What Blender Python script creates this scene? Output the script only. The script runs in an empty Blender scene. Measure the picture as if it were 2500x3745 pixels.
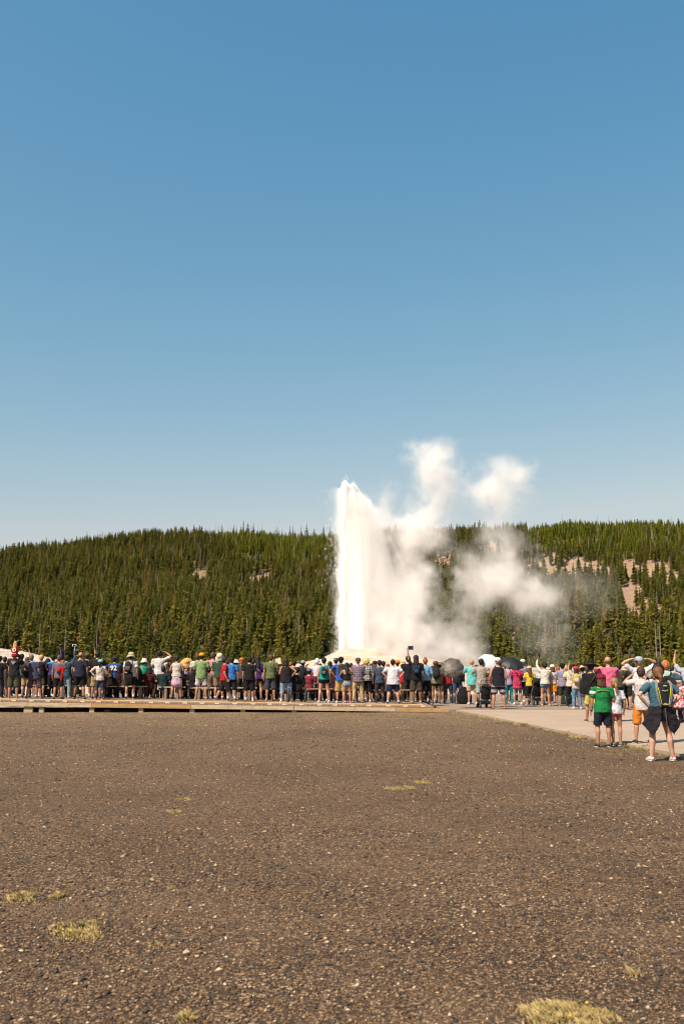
import bpy, bmesh, math, random
import numpy as np
from mathutils import Vector, Matrix
R = math.radians
SC = bpy.context.scene
COL = SC.collection
random.seed(7); rng = np.random.default_rng(7)

# ------------------------------------------------------------------ camera
F = 3641.0; CX, CY = 1250.0, 1872.5          # a 35 mm lens on a full frame held upright, in pixels of the photograph
EYE = 1.65; PITCH = math.atan(552.5 / F)
cam = bpy.data.objects.new('camera', bpy.data.cameras.new('camera')); COL.objects.link(cam)
cam.location = (0, 0, EYE); cam.rotation_euler = (R(90) + PITCH, 0, 0)
cd = cam.data
cd.sensor_fit = 'VERTICAL'; cd.sensor_height = 36.0; cd.sensor_width = 24.0; cd.lens = 35.0
cd.clip_start = 0.1; cd.clip_end = 9000
cd.dof.use_dof = True; cd.dof.focus_distance = 36.0; cd.dof.aperture_fstop = 4.0
SC.camera = cam

# ------------------------------------------------------------------ sky, sun, exposure
SUN_EL, SUN_ROT = 52.0, 222.0
world = bpy.data.worlds.new("World"); SC.world = world; world.use_nodes = True
wn = world.node_tree.nodes; wl = world.node_tree.links
wn.clear()
wo = wn.new('ShaderNodeOutputWorld'); wb = wn.new('ShaderNodeBackground'); sky = wn.new('ShaderNodeTexSky')
sky.sky_type = 'NISHITA'; sky.sun_disc = False
sky.sun_elevation = R(SUN_EL); sky.sun_rotation = R(SUN_ROT)
sky.altitude = 0; sky.air_density = 1.0; sky.dust_density = 2.0; sky.ozone_density = 1.0
EXPO, SKY_S = 0.85, 0.15
wb.inputs['Strength'].default_value = SKY_S
# the photograph's colour response, the same for every direction of the sky: deeper blue, paler haze
ws = wn.new('ShaderNodeSeparateColor'); wc = wn.new('ShaderNodeCombineColor'); wl.new(sky.outputs[0], ws.inputs[0])
for ch, (a_, p_) in enumerate(((2.0, 1.58), (0.96, 0.85), (0.76, 0.50))):
    m0 = wn.new('ShaderNodeMath'); m0.operation = 'MULTIPLY'; m0.inputs[1].default_value = SKY_S
    m1 = wn.new('ShaderNodeMath'); m1.operation = 'POWER'; m1.inputs[1].default_value = p_
    m2 = wn.new('ShaderNodeMath'); m2.operation = 'MULTIPLY'; m2.inputs[1].default_value = a_ / (SKY_S * 2 ** EXPO)
    m3 = wn.new('ShaderNodeMath'); m3.operation = 'MINIMUM'; m3.inputs[1].default_value = (0.56, 0.645, 0.67)[ch] / (SKY_S * 2 ** EXPO)
    wl.new(ws.outputs[ch], m0.inputs[0]); wl.new(m0.outputs[0], m1.inputs[0]); wl.new(m1.outputs[0], m2.inputs[0]); wl.new(m2.outputs[0], m3.inputs[0]); wl.new(m3.outputs[0], wc.inputs[ch])
wl.new(wc.outputs[0], wb.inputs[0])
wl.new(wb.outputs[0], wo.inputs[0])
sun = bpy.data.objects.new('sun', bpy.data.lights.new('sun', 'SUN')); COL.objects.link(sun)
sun.data.energy = 5.0; sun.data.angle = R(0.53); sun.data.color = (1.0, 0.875, 0.745)
to_sun = Vector((math.sin(R(SUN_ROT)) * math.cos(R(SUN_EL)), math.cos(R(SUN_ROT)) * math.cos(R(SUN_EL)), math.sin(R(SUN_EL))))
sun.rotation_euler = to_sun.to_track_quat('Z', 'Y').to_euler()
SC.view_settings.view_transform = 'Standard'; SC.view_settings.look = 'None'
SC.view_settings.exposure = EXPO; SC.view_settings.gamma = 1.0; SC.view_settings.use_curve_mapping = False
SC.render.engine = 'CYCLES'
cy = SC.cycles
cy.max_bounces = 16; cy.diffuse_bounces = 3; cy.glossy_bounces = 2; cy.transparent_max_bounces = 8
cy.volume_bounces = 14; cy.volume_step_rate = 1.5; cy.volume_max_steps = 256
cy.use_denoising = True; cy.denoising_prefilter = 'ACCURATE'; cy.denoising_input_passes = 'RGB_ALBEDO_NORMAL'; cy.filter_width = 1.1
cy.sample_clamp_indirect = 6.0

# ------------------------------------------------------------------ helpers
FW = Vector((0, math.cos(PITCH), math.sin(PITCH))); UP = Vector((0, -math.sin(PITCH), math.cos(PITCH)))
def ray(px, py):
    return Vector((1, 0, 0)) * ((px - CX) / F) + UP * ((CY - py) / F) + FW
def at_z(px, py, z):
    d = ray(px, py); t = (z - EYE) / d.z
    return Vector((0, 0, EYE)) + d * t
def at_y(px, py, Y):
    d = ray(px, py); t = Y / d.y
    return Vector((0, 0, EYE)) + d * t
def px_of(x, y, z):
    v = Vector((x, y, z - EYE)); k = v.dot(FW)
    return CX + F * v.x / k, CY - F * v.dot(UP) / k

def lin(c):
    return tuple(((v / 255) / 12.92 if v / 255 <= 0.04045 else ((v / 255 + 0.055) / 1.055) ** 2.4) for v in c)

MATS = {}
def new_mat(name):
    m = bpy.data.materials.new(name); m.use_nodes = True
    nt = m.node_tree; b = nt.nodes['Principled BSDF']
    return m, nt, b
def N(nt, t, **kw):
    n = nt.nodes.new(t)
    for k, v in kw.items():
        if k in n.inputs: n.inputs[k].default_value = v
        else: setattr(n, k, v)
    return n
GA = 0.80          # one albedo scale for every painted, woven, mineral or leafy surface
def _c(c):
    return tuple(c) if len(c) > 3 or (c[0] == c[1] == c[2]) else tuple(v * GA for v in c)
def ramp(nt, fac, stops):
    stops = [(p, _c(c)) for p, c in stops]
    r = nt.nodes.new('ShaderNodeValToRGB'); e = r.color_ramp.elements
    while len(e) < len(stops): e.new(0.5)
    for i, (p, c) in enumerate(stops):
        e[i].position = p; e[i].color = (*c, 1) if len(c) == 3 else c
    nt.links.new(fac, r.inputs[0]); return r.outputs[0]
def mix(nt, fac, a, b, mode='MIX'):
    m = nt.nodes.new('ShaderNodeMix'); m.data_type = 'RGBA'; m.blend_type = mode
    for s, v in ((m.inputs[0], fac), (m.inputs[6], a), (m.inputs[7], b)):
        if hasattr(v, 'links') or isinstance(v, bpy.types.NodeSocket): nt.links.new(v, s)
        elif isinstance(v, (int, float)): s.default_value = v
        else: s.default_value = (*(x * GA for x in v), 1)
    return m.outputs[2]
def math_n(nt, op, a, b=0.0, clamp=False):
    m = nt.nodes.new('ShaderNodeMath'); m.operation = op; m.use_clamp = clamp
    for s, v in ((m.inputs[0], a), (m.inputs[1], b)):
        if isinstance(v, bpy.types.NodeSocket): nt.links.new(v, s)
        else: s.default_value = v
    return m.outputs[0]
def noise(nt, scale, detail=4, coord='Object', rough=0.55, dist=0.0):
    tc = nt.nodes.new('ShaderNodeTexCoord'); n = nt.nodes.new('ShaderNodeTexNoise')
    n.inputs['Scale'].default_value = scale; n.inputs['Detail'].default_value = detail
    n.inputs['Roughness'].default_value = rough; n.inputs['Distortion'].default_value = dist
    nt.links.new(tc.outputs[coord], n.inputs['Vector']); return n.outputs['Fac']
def bump(nt, b, h, strength=0.3, dist=0.02):
    n = nt.nodes.new('ShaderNodeBump'); n.inputs['Strength'].default_value = strength; n.inputs['Distance'].default_value = dist
    nt.links.new(h, n.inputs['Height']); nt.links.new(n.outputs[0], b.inputs['Normal'])

def cloth(c, k=0.66):
    """woven cloth of one dyed colour, faded a little here and there"""
    key = ('cloth', c)
    if key in MATS: return MATS[key]
    m, nt, b = new_mat('cloth'); l = tuple(v * k + 0.003 for v in lin(c))
    n = noise(nt, 9, 3)
    col = ramp(nt, n, [(0.3, tuple(v * 0.86 for v in l)), (0.7, tuple(min(0.85, v * 1.1) for v in l))])
    nt.links.new(col, b.inputs['Base Color']); b.inputs['Roughness'].default_value = 0.9
    b.inputs['Specular IOR Level'].default_value = 0.25
    n3 = noise(nt, 13, 3, dist=1.5); bump(nt, b, n3, .55, .03)
    MATS[key] = m; return m
def pattern(c1, c2, kind, s=14.0):
    key = (kind, c1, c2, s)
    if key in MATS: return MATS[key]
    m, nt, b = new_mat('patterned_cloth'); a, d = tuple(v * .66 for v in lin(c1)), tuple(v * .66 for v in lin(c2))
    tc = nt.nodes.new('ShaderNodeTexCoord'); sp = nt.nodes.new('ShaderNodeSeparateXYZ'); nt.links.new(tc.outputs['Object'], sp.inputs[0])
    def band(o, sc, t):
        f = math_n(nt, 'FRACT', math_n(nt, 'MULTIPLY', o, sc)); return math_n(nt, 'GREATER_THAN', f, t)
    if kind == 'plaid':
        u = band(sp.outputs['X'], s, 0.5); v = band(sp.outputs['Z'], s, 0.5)
        f = math_n(nt, 'MULTIPLY', math_n(nt, 'ADD', u, v), 0.5)
    elif kind == 'check':
        u = band(sp.outputs['X'], s, 0.82); v = band(sp.outputs['Z'], s, 0.82)
        f = math_n(nt, 'MAXIMUM', u, v)
    elif kind == 'stripe':
        f = band(sp.outputs['Z'], s, 0.5)
    else:
        vo = nt.nodes.new('ShaderNodeTexVoronoi'); vo.inputs['Scale'].default_value = s; nt.links.new(tc.outputs['Object'], vo.inputs['Vector'])
        f = math_n(nt, 'LESS_THAN', vo.outputs['Distance'], 0.42)
    nt.links.new(mix(nt, f, a, d), b.inputs['Base Color']); b.inputs['Roughness'].default_value = 0.9
    MATS[key] = m; return m
def skin(tone=0):
    key = ('skin', tone)
    if key in MATS: return MATS[key]
    m, nt, b = new_mat('skin'); c = [(0.40, 0.195, 0.11), (0.25, 0.115, 0.06), (0.50, 0.28, 0.185), (0.10, 0.045, 0.025)][tone]
    n = noise(nt, 11, 3)
    nt.links.new(ramp(nt, n, [(0.3, tuple(v * .88 for v in c)), (0.7, tuple(v * 1.1 for v in c))]), b.inputs['Base Color'])
    b.inputs['Roughness'].default_value = 0.55; b.inputs['Subsurface Weight'].default_value = 0.0
    MATS[key] = m; return m
def hairm(c):
    key = ('hair', c)
    if key in MATS: return MATS[key]
    m, nt, b = new_mat('hair'); l = lin(c)
    tc = nt.nodes.new('ShaderNodeTexCoord'); mp = nt.nodes.new('ShaderNodeMapping'); mp.inputs['Scale'].default_value = (60, 60, 6)
    no = nt.nodes.new('ShaderNodeTexNoise'); no.inputs['Scale'].default_value = 1.0
    nt.links.new(tc.outputs['Object'], mp.inputs[0]); nt.links.new(mp.outputs[0], no.inputs['Vector'])
    nt.links.new(ramp(nt, no.outputs['Fac'], [(0.3, tuple(v * .55 for v in l)), (0.7, tuple(min(.8, v * 1.25) for v in l))]), b.inputs['Base Color'])
    b.inputs['Roughness'].default_value = 0.6; b.inputs['Specular IOR Level'].default_value = 0.3
    bump(nt, b, no.outputs['Fac'], 0.5, 0.01)
    MATS[key] = m; return m
def plain(name, c, rough=0.6, metal=0.0, k=1.0):
    key = ('plain', name, c)
    if key in MATS: return MATS[key]
    m, nt, b = new_mat(name); l = tuple(v * k * .82 for v in lin(c)); n = noise(nt, 14, 4)
    nt.links.new(ramp(nt, n, [(0.3, tuple(v * .82 for v in l)), (0.72, tuple(min(.88, v * 1.12) for v in l))]), b.inputs['Base Color'])
    b.inputs['Roughness'].default_value = rough; b.inputs['Metallic'].default_value = metal
    MATS[key] = m; return m

def tag(o, label=None, cat=None, group=None, kind=None):
    if label: o['label'] = label
    if cat: o['category'] = cat
    if group: o['group'] = group
    if kind: o['kind'] = kind
    return o
def empty(name, loc, label=None, cat=None, group=None, rz=0.0, kind=None):
    o = bpy.data.objects.new(name, None); o.empty_display_size = 0.2; COL.objects.link(o)
    o.location = loc; o.rotation_euler = (0, 0, rz); return tag(o, label, cat, group, kind)
def link(name, me, m=None, parent=None, loc=(0, 0, 0), smooth=False):
    if m is not None and not me.materials: me.materials.append(m)
    o = bpy.data.objects.new(name, me); COL.objects.link(o); o.location = loc
    if parent is not None: o.parent = parent
    if smooth: me.shade_smooth()
    return o
def npmesh(name, V, Fc, n):
    """Fc: k x n array of equal faces"""
    me = bpy.data.meshes.new(name); V = np.asarray(V, np.float32); Fc = np.asarray(Fc, np.int32)
    me.vertices.add(len(V)); me.vertices.foreach_set('co', V.ravel())
    me.loops.add(Fc.size); me.loops.foreach_set('vertex_index', Fc.ravel())
    me.polygons.add(len(Fc)); me.polygons.foreach_set('loop_start', np.arange(0, Fc.size, n, dtype=np.int32))
    me.update(calc_edges=True); return me

class MB:
    """collects simple shapes and turns them into ONE mesh"""
    def __init__(s): s.v = []; s.f = []
    def raw(s, v, f):
        k = len(s.v); s.v += [tuple(p) for p in v]; s.f += [tuple(i + k for i in q) for q in f]; return s
    def box(s, c, d, M=None):
        x, y, z = (v / 2 for v in d)
        P = [Vector((sx * x, sy * y, sz * z)) for sz in (-1, 1) for sy in (-1, 1) for sx in (-1, 1)]
        P = [(M @ p if M else p) + Vector(c) for p in P]
        return s.raw(P, [(0, 2, 3, 1), (4, 5, 7, 6), (0, 1, 5, 4), (2, 6, 7, 3), (0, 4, 6, 2), (1, 3, 7, 5)])
    def loft(s, pts, radii, seg=10, cap=True, ref=None):
        """tube with elliptical sections; radii is r or (rx, ry)"""
        pts = [Vector(p) for p in pts]; n = len(pts); rings = []
        ref = Vector(ref) if ref else Vector((1, 0, 0))
        rad = [(r, r) if isinstance(r, (int, float)) else r for r in radii]
        fr = []
        for i in range(n):
            t = (pts[min(i + 1, n - 1)] - pts[max(i - 1, 0)]).normalized()
            a = ref - t * ref.dot(t)
            if a.length < 0.15: a = Vector((0, 1, 0)) - t * t.y
            a.normalize(); b = t.cross(a); fr.append((t, a, b))
        full = []
        if cap:
            t, a, b = fr[0]; r = rad[0]; e = min(r) * .7
            full += [(pts[0] - t * e, (r[0] * .45, r[1] * .45), fr[0]), (pts[0] - t * e * .55, (r[0] * .85, r[1] * .85), fr[0])]
        full += [(pts[i], rad[i], fr[i]) for i in range(n)]
        if cap:
            t, a, b = fr[-1]; r = rad[-1]; e = min(r) * .7
            full += [(pts[-1] + t * e * .55, (r[0] * .85, r[1] * .85), fr[-1]), (pts[-1] + t * e, (r[0] * .45, r[1] * .45), fr[-1])]
        V = []
        for p, r, (t, a, b) in full:
            for k in range(seg):
                w = 2 * math.pi * k / seg
                V.append(p + a * (math.cos(w) * r[0]) + b * (math.sin(w) * r[1]))
        Fc = []
        for i in range(len(full) - 1):
            for k in range(seg):
                a0 = i * seg + k; a1 = i * seg + (k + 1) % seg
                Fc.append((a0, a1, a1 + seg, a0 + seg))
        Fc.append(tuple(range(seg - 1, -1, -1))); k = (len(full) - 1) * seg; Fc.append(tuple(range(k, k + seg)))
        return s.raw(V, Fc)
    def ell(s, c, r, seg=12, rings=8):
        V = [Vector((0, 0, -r[2])) + Vector(c)]
        for i in range(1, rings):
            p = -math.pi / 2 + math.pi * i / rings
            for k in range(seg):
                w = 2 * math.pi * k / seg
                V.append(Vector((math.cos(p) * math.cos(w) * r[0], math.cos(p) * math.sin(w) * r[1], math.sin(p) * r[2])) + Vector(c))
        V.append(Vector((0, 0, r[2])) + Vector(c)); T = len(V) - 1; Fc = []
        for k in range(seg): Fc.append((0, 1 + (k + 1) % seg, 1 + k))
        for i in range(rings - 2):
            for k in range(seg):
                a = 1 + i * seg + k; b = 1 + i * seg + (k + 1) % seg
                Fc.append((a, b, b + seg, a + seg))
        for k in range(seg): Fc.append((T, 1 + (rings - 2) * seg + k, 1 + (rings - 2) * seg + (k + 1) % seg))
        return s.raw(V, Fc)
    def lathe(s, prof, c=(0, 0, 0), seg=20, sx=1, sy=1):
        V = []; n = len(prof); c = Vector(c)
        for r, z in prof:
            for k in range(seg):
                w = 2 * math.pi * k / seg; V.append(c + Vector((r * math.cos(w) * sx, r * math.sin(w) * sy, z)))
        Fc = [(i * seg + k, i * seg + (k + 1) % seg, (i + 1) * seg + (k + 1) % seg, (i + 1) * seg + k) for i in range(n - 1) for k in range(seg)]
        if prof[0][0] > 1e-4: Fc.append(tuple(range(seg - 1, -1, -1)))
        if prof[-1][0] > 1e-4: Fc.append(tuple(range((n - 1) * seg, n * seg)))
        return s.raw(V, Fc)
    def mesh(s, name):
        me = bpy.data.meshes.new(name); me.from_pydata(s.v, [], s.f); me.update(); return me
    def build(s, name, m, parent=None, loc=(0, 0, 0), smooth=False, bevel=0):
        o = link(name, s.mesh(name), m, parent, loc, smooth)
        if bevel:
            b = o.modifiers.new('bevel', 'BEVEL'); b.width = bevel; b.segments = 2; b.limit_method = 'ANGLE'
        return o
    def soft(s, name, m, parent, voxel=0.02, disp=0.0, dsize=0.1, it=2):
        """merge the overlapping shapes into one continuous smooth skin"""
        o = link(name, s.mesh(name), m, parent)
        r = o.modifiers.new('skin', 'REMESH'); r.mode = 'VOXEL'; r.voxel_size = voxel; r.use_smooth_shade = True
        if it:
            q = o.modifiers.new('smooth', 'SMOOTH'); q.factor = 0.5; q.iterations = it
        if disp:
            key = 'folds%.2f' % dsize
            t = bpy.data.textures.get(key)
            if not t:
                t = bpy.data.textures.new(key, 'CLOUDS'); t.noise_scale = dsize; t.noise_depth = 2
            d = o.modifiers.new('folds', 'DISPLACE'); d.texture = t; d.strength = disp; d.mid_level = 0.5; d.texture_coords = 'GLOBAL'
        return o

def vnoise(shape, cells, seed):
    """smooth value noise on a grid"""
    r = np.random.default_rng(seed); cl = cells if isinstance(cells, tuple) else (cells,) * len(shape); dims = [max(2, int(math.ceil(s / c)) + 2) for s, c in zip(shape, cl)]
    g = r.random(dims).astype(np.float32); out = g
    for ax, s in enumerate(shape):
        u = np.arange(s, dtype=np.float32) / cl[ax]; i = u.astype(int); f = u - i; f = f * f * (3 - 2 * f)
        sh = [1] * out.ndim; sh[ax] = s; f = f.reshape(sh)
        out = np.take(out, i, axis=ax) * (1 - f) + np.take(out, i + 1, axis=ax) * f
    return out
def fractal(shape, cells, seed, octs=4, gain=0.5):
    a = 1.0; tot = 0; s = 0
    for k in range(octs):
        if cells < 1.5: break
        s = s + a * vnoise(shape, cells, seed + k * 17); tot += a; a *= gain; cells /= 2.0
    return s / tot

# ================================================================== GROUND
def ground_mat():
    m, nt, b = new_mat('pale_sinter')
    n1 = noise(nt, 0.06, 5); n2 = noise(nt, 1.2, 4)
    c = ramp(nt, n1, [(0.35, (0.42, 0.36, 0.28)), (0.5, (0.52, 0.44, 0.35)), (0.62, (0.30, 0.24, 0.12))])
    c = mix(nt, 0.35, c, ramp(nt, n2, [(0.3, (0.22, 0.18, 0.13)), (0.7, (0.5, 0.44, 0.36))]))
    nt.links.new(c, b.inputs['Base Color']); b.inputs['Roughness'].default_value = 0.95; bump(nt, b, n2, 0.5, 0.1)
    return m
def gravel_mat():
    m, nt, b = new_mat('gravel_ground')
    tc = nt.nodes.new('ShaderNodeTexCoord')
    def vor(s, dist=0.0):
        v = nt.nodes.new('ShaderNodeTexVoronoi'); v.inputs['Scale'].default_value = s; nt.links.new(tc.outputs['Object'], v.inputs['Vector']); return v
    v1 = vor(62); v2 = vor(36); v3 = vor(22)
    sep = nt.nodes.new('ShaderNodeSeparateColor'); nt.links.new(v1.outputs['Color'], sep.inputs[0])
    c1 = ramp(nt, sep.outputs[0], [(0.0, (0.023, 0.014, 0.009)), (0.45, (0.052, 0.035, 0.022)), (0.66, (0.117, 0.063, 0.028)), (0.88, (0.206, 0.123, 0.064)), (0.985, (0.378, 0.256, 0.146))])
    sep2 = nt.nodes.new('ShaderNodeSeparateColor'); nt.links.new(v2.outputs['Color'], sep2.inputs[0])
    k2 = math_n(nt, 'MULTIPLY', math_n(nt, 'GREATER_THAN', sep2.outputs[0], 0.955), math_n(nt, 'LESS_THAN', v2.outputs['Distance'], 0.42))
    c = mix(nt, k2, c1, (0.284, 0.184, 0.099))
    sep3 = nt.nodes.new('ShaderNodeSeparateColor'); nt.links.new(v3.outputs['Color'], sep3.inputs[0])
    k3 = math_n(nt, 'MULTIPLY', math_n(nt, 'GREATER_THAN', sep3.outputs[1], 0.9), math_n(nt, 'LESS_THAN', v3.outputs['Distance'], 0.36))
    c = mix(nt, k3, c, (0.137, 0.063, 0.022))
    dust = noise(nt, 0.55, 6, rough=0.62)
    dm = ramp(nt, dust, [(0.44, (0, 0, 0)), (0.70, (0.5, 0.5, 0.5))])
    c = mix(nt, dm, c, (0.143, 0.083, 0.043))
    org = noise(nt, 0.9, 6, rough=0.65, dist=0.6)
    om = ramp(nt, org, [(0.50, (0, 0, 0)), (0.68, (0.4, 0.4, 0.4))])
    c = mix(nt, om, c, (0.121, 0.057, 0.019))
    # a dusty worn strip in front of the boardwalk, where people walk
    sp = nt.nodes.new('ShaderNodeSeparateXYZ'); nt.links.new(tc.outputs['Object'], sp.inputs[0])
    wv = math_n(nt, 'ADD', sp.outputs['Y'], math_n(nt, 'MULTIPLY', noise(nt, 0.3, 4), 6.0))
    far = ramp(nt, math_n(nt, 'MULTIPLY', math_n(nt, 'SUBTRACT', wv, 12.0), 1 / 26.0, True), [(0.0, (0, 0, 0)), (0.6, (0.16, 0.16, 0.16)), (1.0, (0.62, 0.62, 0.62))])
    c = mix(nt, far, c, (0.263, 0.176, 0.095))
    # faint trodden streaks running across, and darker damp looking patches
    mp = nt.nodes.new('ShaderNodeMapping'); mp.inputs['Scale'].default_value = (.22, 1.3, 1); mp.inputs['Rotation'].default_value = (0, 0, .12); nt.links.new(tc.outputs['Object'], mp.inputs[0])
    ns = nt.nodes.new('ShaderNodeTexNoise'); ns.inputs['Scale'].default_value = 1.1; ns.inputs['Detail'].default_value = 7; ns.inputs['Roughness'].default_value = .62; nt.links.new(mp.outputs[0], ns.inputs['Vector'])
    c = mix(nt, ramp(nt, ns.outputs['Fac'], [(.50, (0, 0, 0)), (.70, (.4, .4, .4))]), c, (0.158, 0.099, 0.055))
    c = mix(nt, ramp(nt, noise(nt, .35, 5, rough=.6), [(.36, (.32, .32, .32)), (.52, (0, 0, 0))]), c, (0.038, 0.025, 0.014))
    nt.links.new(c, b.inputs['Base Color']); b.inputs['Roughness'].default_value = 0.9; b.inputs['Specular IOR Level'].default_value = 0.25
    h = math_n(nt, 'ADD', math_n(nt, 'MULTIPLY', v1.outputs['Distance'], -1.0), math_n(nt, 'MULTIPLY', k2, 0.6))
    bump(nt, b, h, 1.0, 0.008)
    return m
GM = ground_mat()
g = MB().raw([(-3500, 33, -0.06), (3500, 33, -0.06), (3500, 6000, -0.06), (-3500, 6000, -0.06)], [(0, 1, 2, 3)])
tag(g.build('ground', GM), kind='structure')
# path edge: a nearly straight line that runs away from the camera
EDGE = [(6.9, 4.0), (6.25, 15.0), at_z(2500, 2765, 0.03).xy[:], at_z(2300, 2727, 0.03).xy[:], at_z(2130, 2692, 0.03).xy[:], at_z(1900, 2645, 0.03).xy[:], at_z(1740, 2613, 0.03).xy[:], (3.75, 36.2)]
def edge_x(y):
    for (x0, y0), (x1, y1) in zip(EDGE, EDGE[1:]):
        if y <= y1: return x0 + (x1 - x0) * (y - y0) / (y1 - y0)
    return EDGE[-1][0]
# gravel lot: a gently uneven sheet
def lot_z(x, y):
    e = (x - edge_x(y)); k = max(0.0, min(1.0, (-e) / 0.6))
    return 0.012 * math.sin(x * 0.9 + 1) * math.sin(y * 0.55) * k + 0.008 * math.sin(x * 2.3) * math.sin(y * 1.9 + 2) * k
V = []; Fc = []; nx, ny = 150, 170
for j in range(ny):
    y = -12 + (j / (ny - 1)) ** 1.0 * 50.0
    for i in range(nx):
        x = -42 + 84 * i / (nx - 1); V.append((x, y, lot_z(x, y) - 0.02 * 0))
Fc = [(j * nx + i, j * nx + i + 1, (j + 1) * nx + i + 1, (j + 1) * nx + i) for j in range(ny - 1) for i in range(nx - 1)]
tag(link('gravel_lot', npmesh('gravel_lot', V, Fc, 4), gravel_mat(), smooth=True), kind='structure')

# loose chips and pebbles lying on the lot
def pebbles():
    n = 150000
    u = rng.random(n); yy = 3.9 * (9.0) ** (u ** 1.15)           # denser close by
    xx = (rng.random(n) - .5) * (0.80 * yy + 1.5)
    keep = np.array([x < edge_x(y) - 0.03 for x, y in zip(xx, yy)]) & (yy < 34); xx, yy = xx[keep], yy[keep]; n = len(xx)
    s = np.exp(rng.normal(-5.16, 0.42, n)) * (0.75 + 0.028 * yy) ; s = np.clip(s, .002, .021)
    base = np.array([(1, 0, 0), (0, 1, 0), (-1, 0, 0), (0, -1, 0), (0, 0, 1), (.7, .7, .55), (-.7, .6, .5)], np.float32)
    oc = np.array([(1, 0, 0), (0, 1, 0), (-1, 0, 0), (0, -1, 0), (0, 0, .9), (0, 0, -.6)], np.float32)
    f = np.array([(0, 1, 4), (1, 2, 4), (2, 3, 4), (3, 0, 4), (1, 0, 5), (2, 1, 5), (3, 2, 5), (0, 3, 5)])
    P = oc[None] * (0.7 + .6 * rng.random((n, 6, 1))) + rng.normal(0, .16, (n, 6, 3))
    P *= np.stack([1 + rng.random(n) * .7, 1 + 0 * xx, .45 + rng.random(n) * .45], 1)[:, None, :]
    a = rng.random(n) * 6.28; c_, s_ = np.cos(a), np.sin(a)
    X = P[..., 0] * c_[:, None] - P[..., 1] * s_[:, None]; Y = P[..., 0] * s_[:, None] + P[..., 1] * c_[:, None]
    P = np.stack([X, Y, P[..., 2]], -1) * s[:, None, None]
    zz = np.array([lot_z(x, y) for x, y in zip(xx, yy)])
    P += np.stack([xx, yy, zz + s * .25], 1)[:, None, :]
    Fa = (f[None] + (np.arange(n) * 6)[:, None, None]).reshape(-1, 3)
    me = npmesh('gravel', P.reshape(-1, 3), Fa, 3)
    t = rng.random(n); t = np.where(s > .009, np.clip(t + .03, 0, 1), t)
    at = me.attributes.new('tone', 'FLOAT', 'POINT'); at.data.foreach_set('value', np.repeat(t, 6).astype(np.float32))
    m, nt, b = new_mat('chips'); an = nt.nodes.new('ShaderNodeAttribute'); an.attribute_name = 'tone'
    c = ramp(nt, an.outputs['Fac'], [(0.0, (0.021, 0.014, 0.010)), (0.36, (0.058, 0.039, 0.025)), (0.50, (0.137, 0.069, 0.023)), (0.66, (0.178, 0.109, 0.052)), (0.84, (0.263, 0.166, 0.088)), (0.95, (0.399, 0.266, 0.146)), (0.995, (0.578, 0.426, 0.268))])
    nt.links.new(c, b.inputs['Base Color']); b.inputs['Roughness'].default_value = 0.75
    tag(link('gravel', me, m), 'loose grey and tan gravel chips covering the lot', 'gravel', kind='stuff')
pebbles()

# ------------------------------------------------------------------ concrete path in slabs, tan pavement behind it
def conc(name, c, s=0.5):
    m, nt, b = new_mat(name)
    n1 = noise(nt, s, 6, rough=0.65); n2 = noise(nt, 60, 3)
    a = ramp(nt, n1, [(0.3, tuple(v * .86 for v in c)), (0.7, tuple(v * 1.08 for v in c))])
    a = mix(nt, 0.25, a, ramp(nt, n2, [(0.35, tuple(v * .6 for v in c)), (0.65, tuple(min(.9, v * 1.25) for v in c))]))
    st = noise(nt, 1.7, 5, rough=0.7, dist=1.0)
    a = mix(nt, ramp(nt, st, [(0.6, (0, 0, 0)), (0.75, (.4, .4, .4))]), a, tuple(v * .55 for v in c))
    sw = noise(nt, .28, 7, rough=.7, dist=2.5)      # tracked in grit and dried puddle edges
    a = mix(nt, ramp(nt, sw, [(.50, (0, 0, 0)), (.53, (.38, .38, .38)), (.58, (.06, .06, .06))]), a, tuple(v * .62 for v in c))
    nt.links.new(a, b.inputs['Base Color']); b.inputs['Roughness'].default_value = 0.85; bump(nt, b, n2, 0.25, 0.004)
    return m
CONC = conc('concrete', (0.39, 0.285, 0.20)); TAN = conc('tan_pavement', (0.27, 0.195, 0.14)); TERR = conc('brown_terrace', (0.19, 0.145, 0.105))
pr = empty('path', (0, 0, 0), kind='structure')
ys = [2.0, 8.0, 12.5, 17.1, 21.6, 26.0, 30.5, 34.95]
for y0, y1 in zip(ys, ys[1:]):
    for sgn, (xa, xb) in enumerate(((None, 10.5), (10.5, 16.5), (16.5, 24))):
        seg = [y0] + [e[1] for e in EDGE if y0 < e[1] < y1] + [y1]; g_ = 0.009
        L = [((edge_x(y) if xa is None else xa + g_), y) for y in seg]; L[0] = (L[0][0], y0 + g_); L[-1] = (L[-1][0], y1 - g_)
        P = L + [(xb - g_, y1 - g_), (xb - g_, y0 + g_)]; n = len(P)
        b_ = MB().raw([(x, y, -.1) for x, y in P] + [(x, y, .055) for x, y in P],
                      [tuple(range(n, 2 * n))[::-1], ] + [(i, (i + 1) % n, (i + 1) % n + n, i + n) for i in range(n)])
        o = b_.build('slab', CONC, pr)
        bm = bmesh.new(); bm.from_mesh(o.data); bmesh.ops.recalc_face_normals(bm, faces=bm.faces); bm.to_mesh(o.data); bm.free()
tag(MB().box((13.65, 43.5, -0.02), (20.3, 17.0, 0.16)).build('pavement', TAN), kind='structure')
tag(MB().box((-5.0, 46.0, 0.0), (17.0, 11.0, 0.2)).build('viewing_terrace', TERR), kind='structure')

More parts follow.
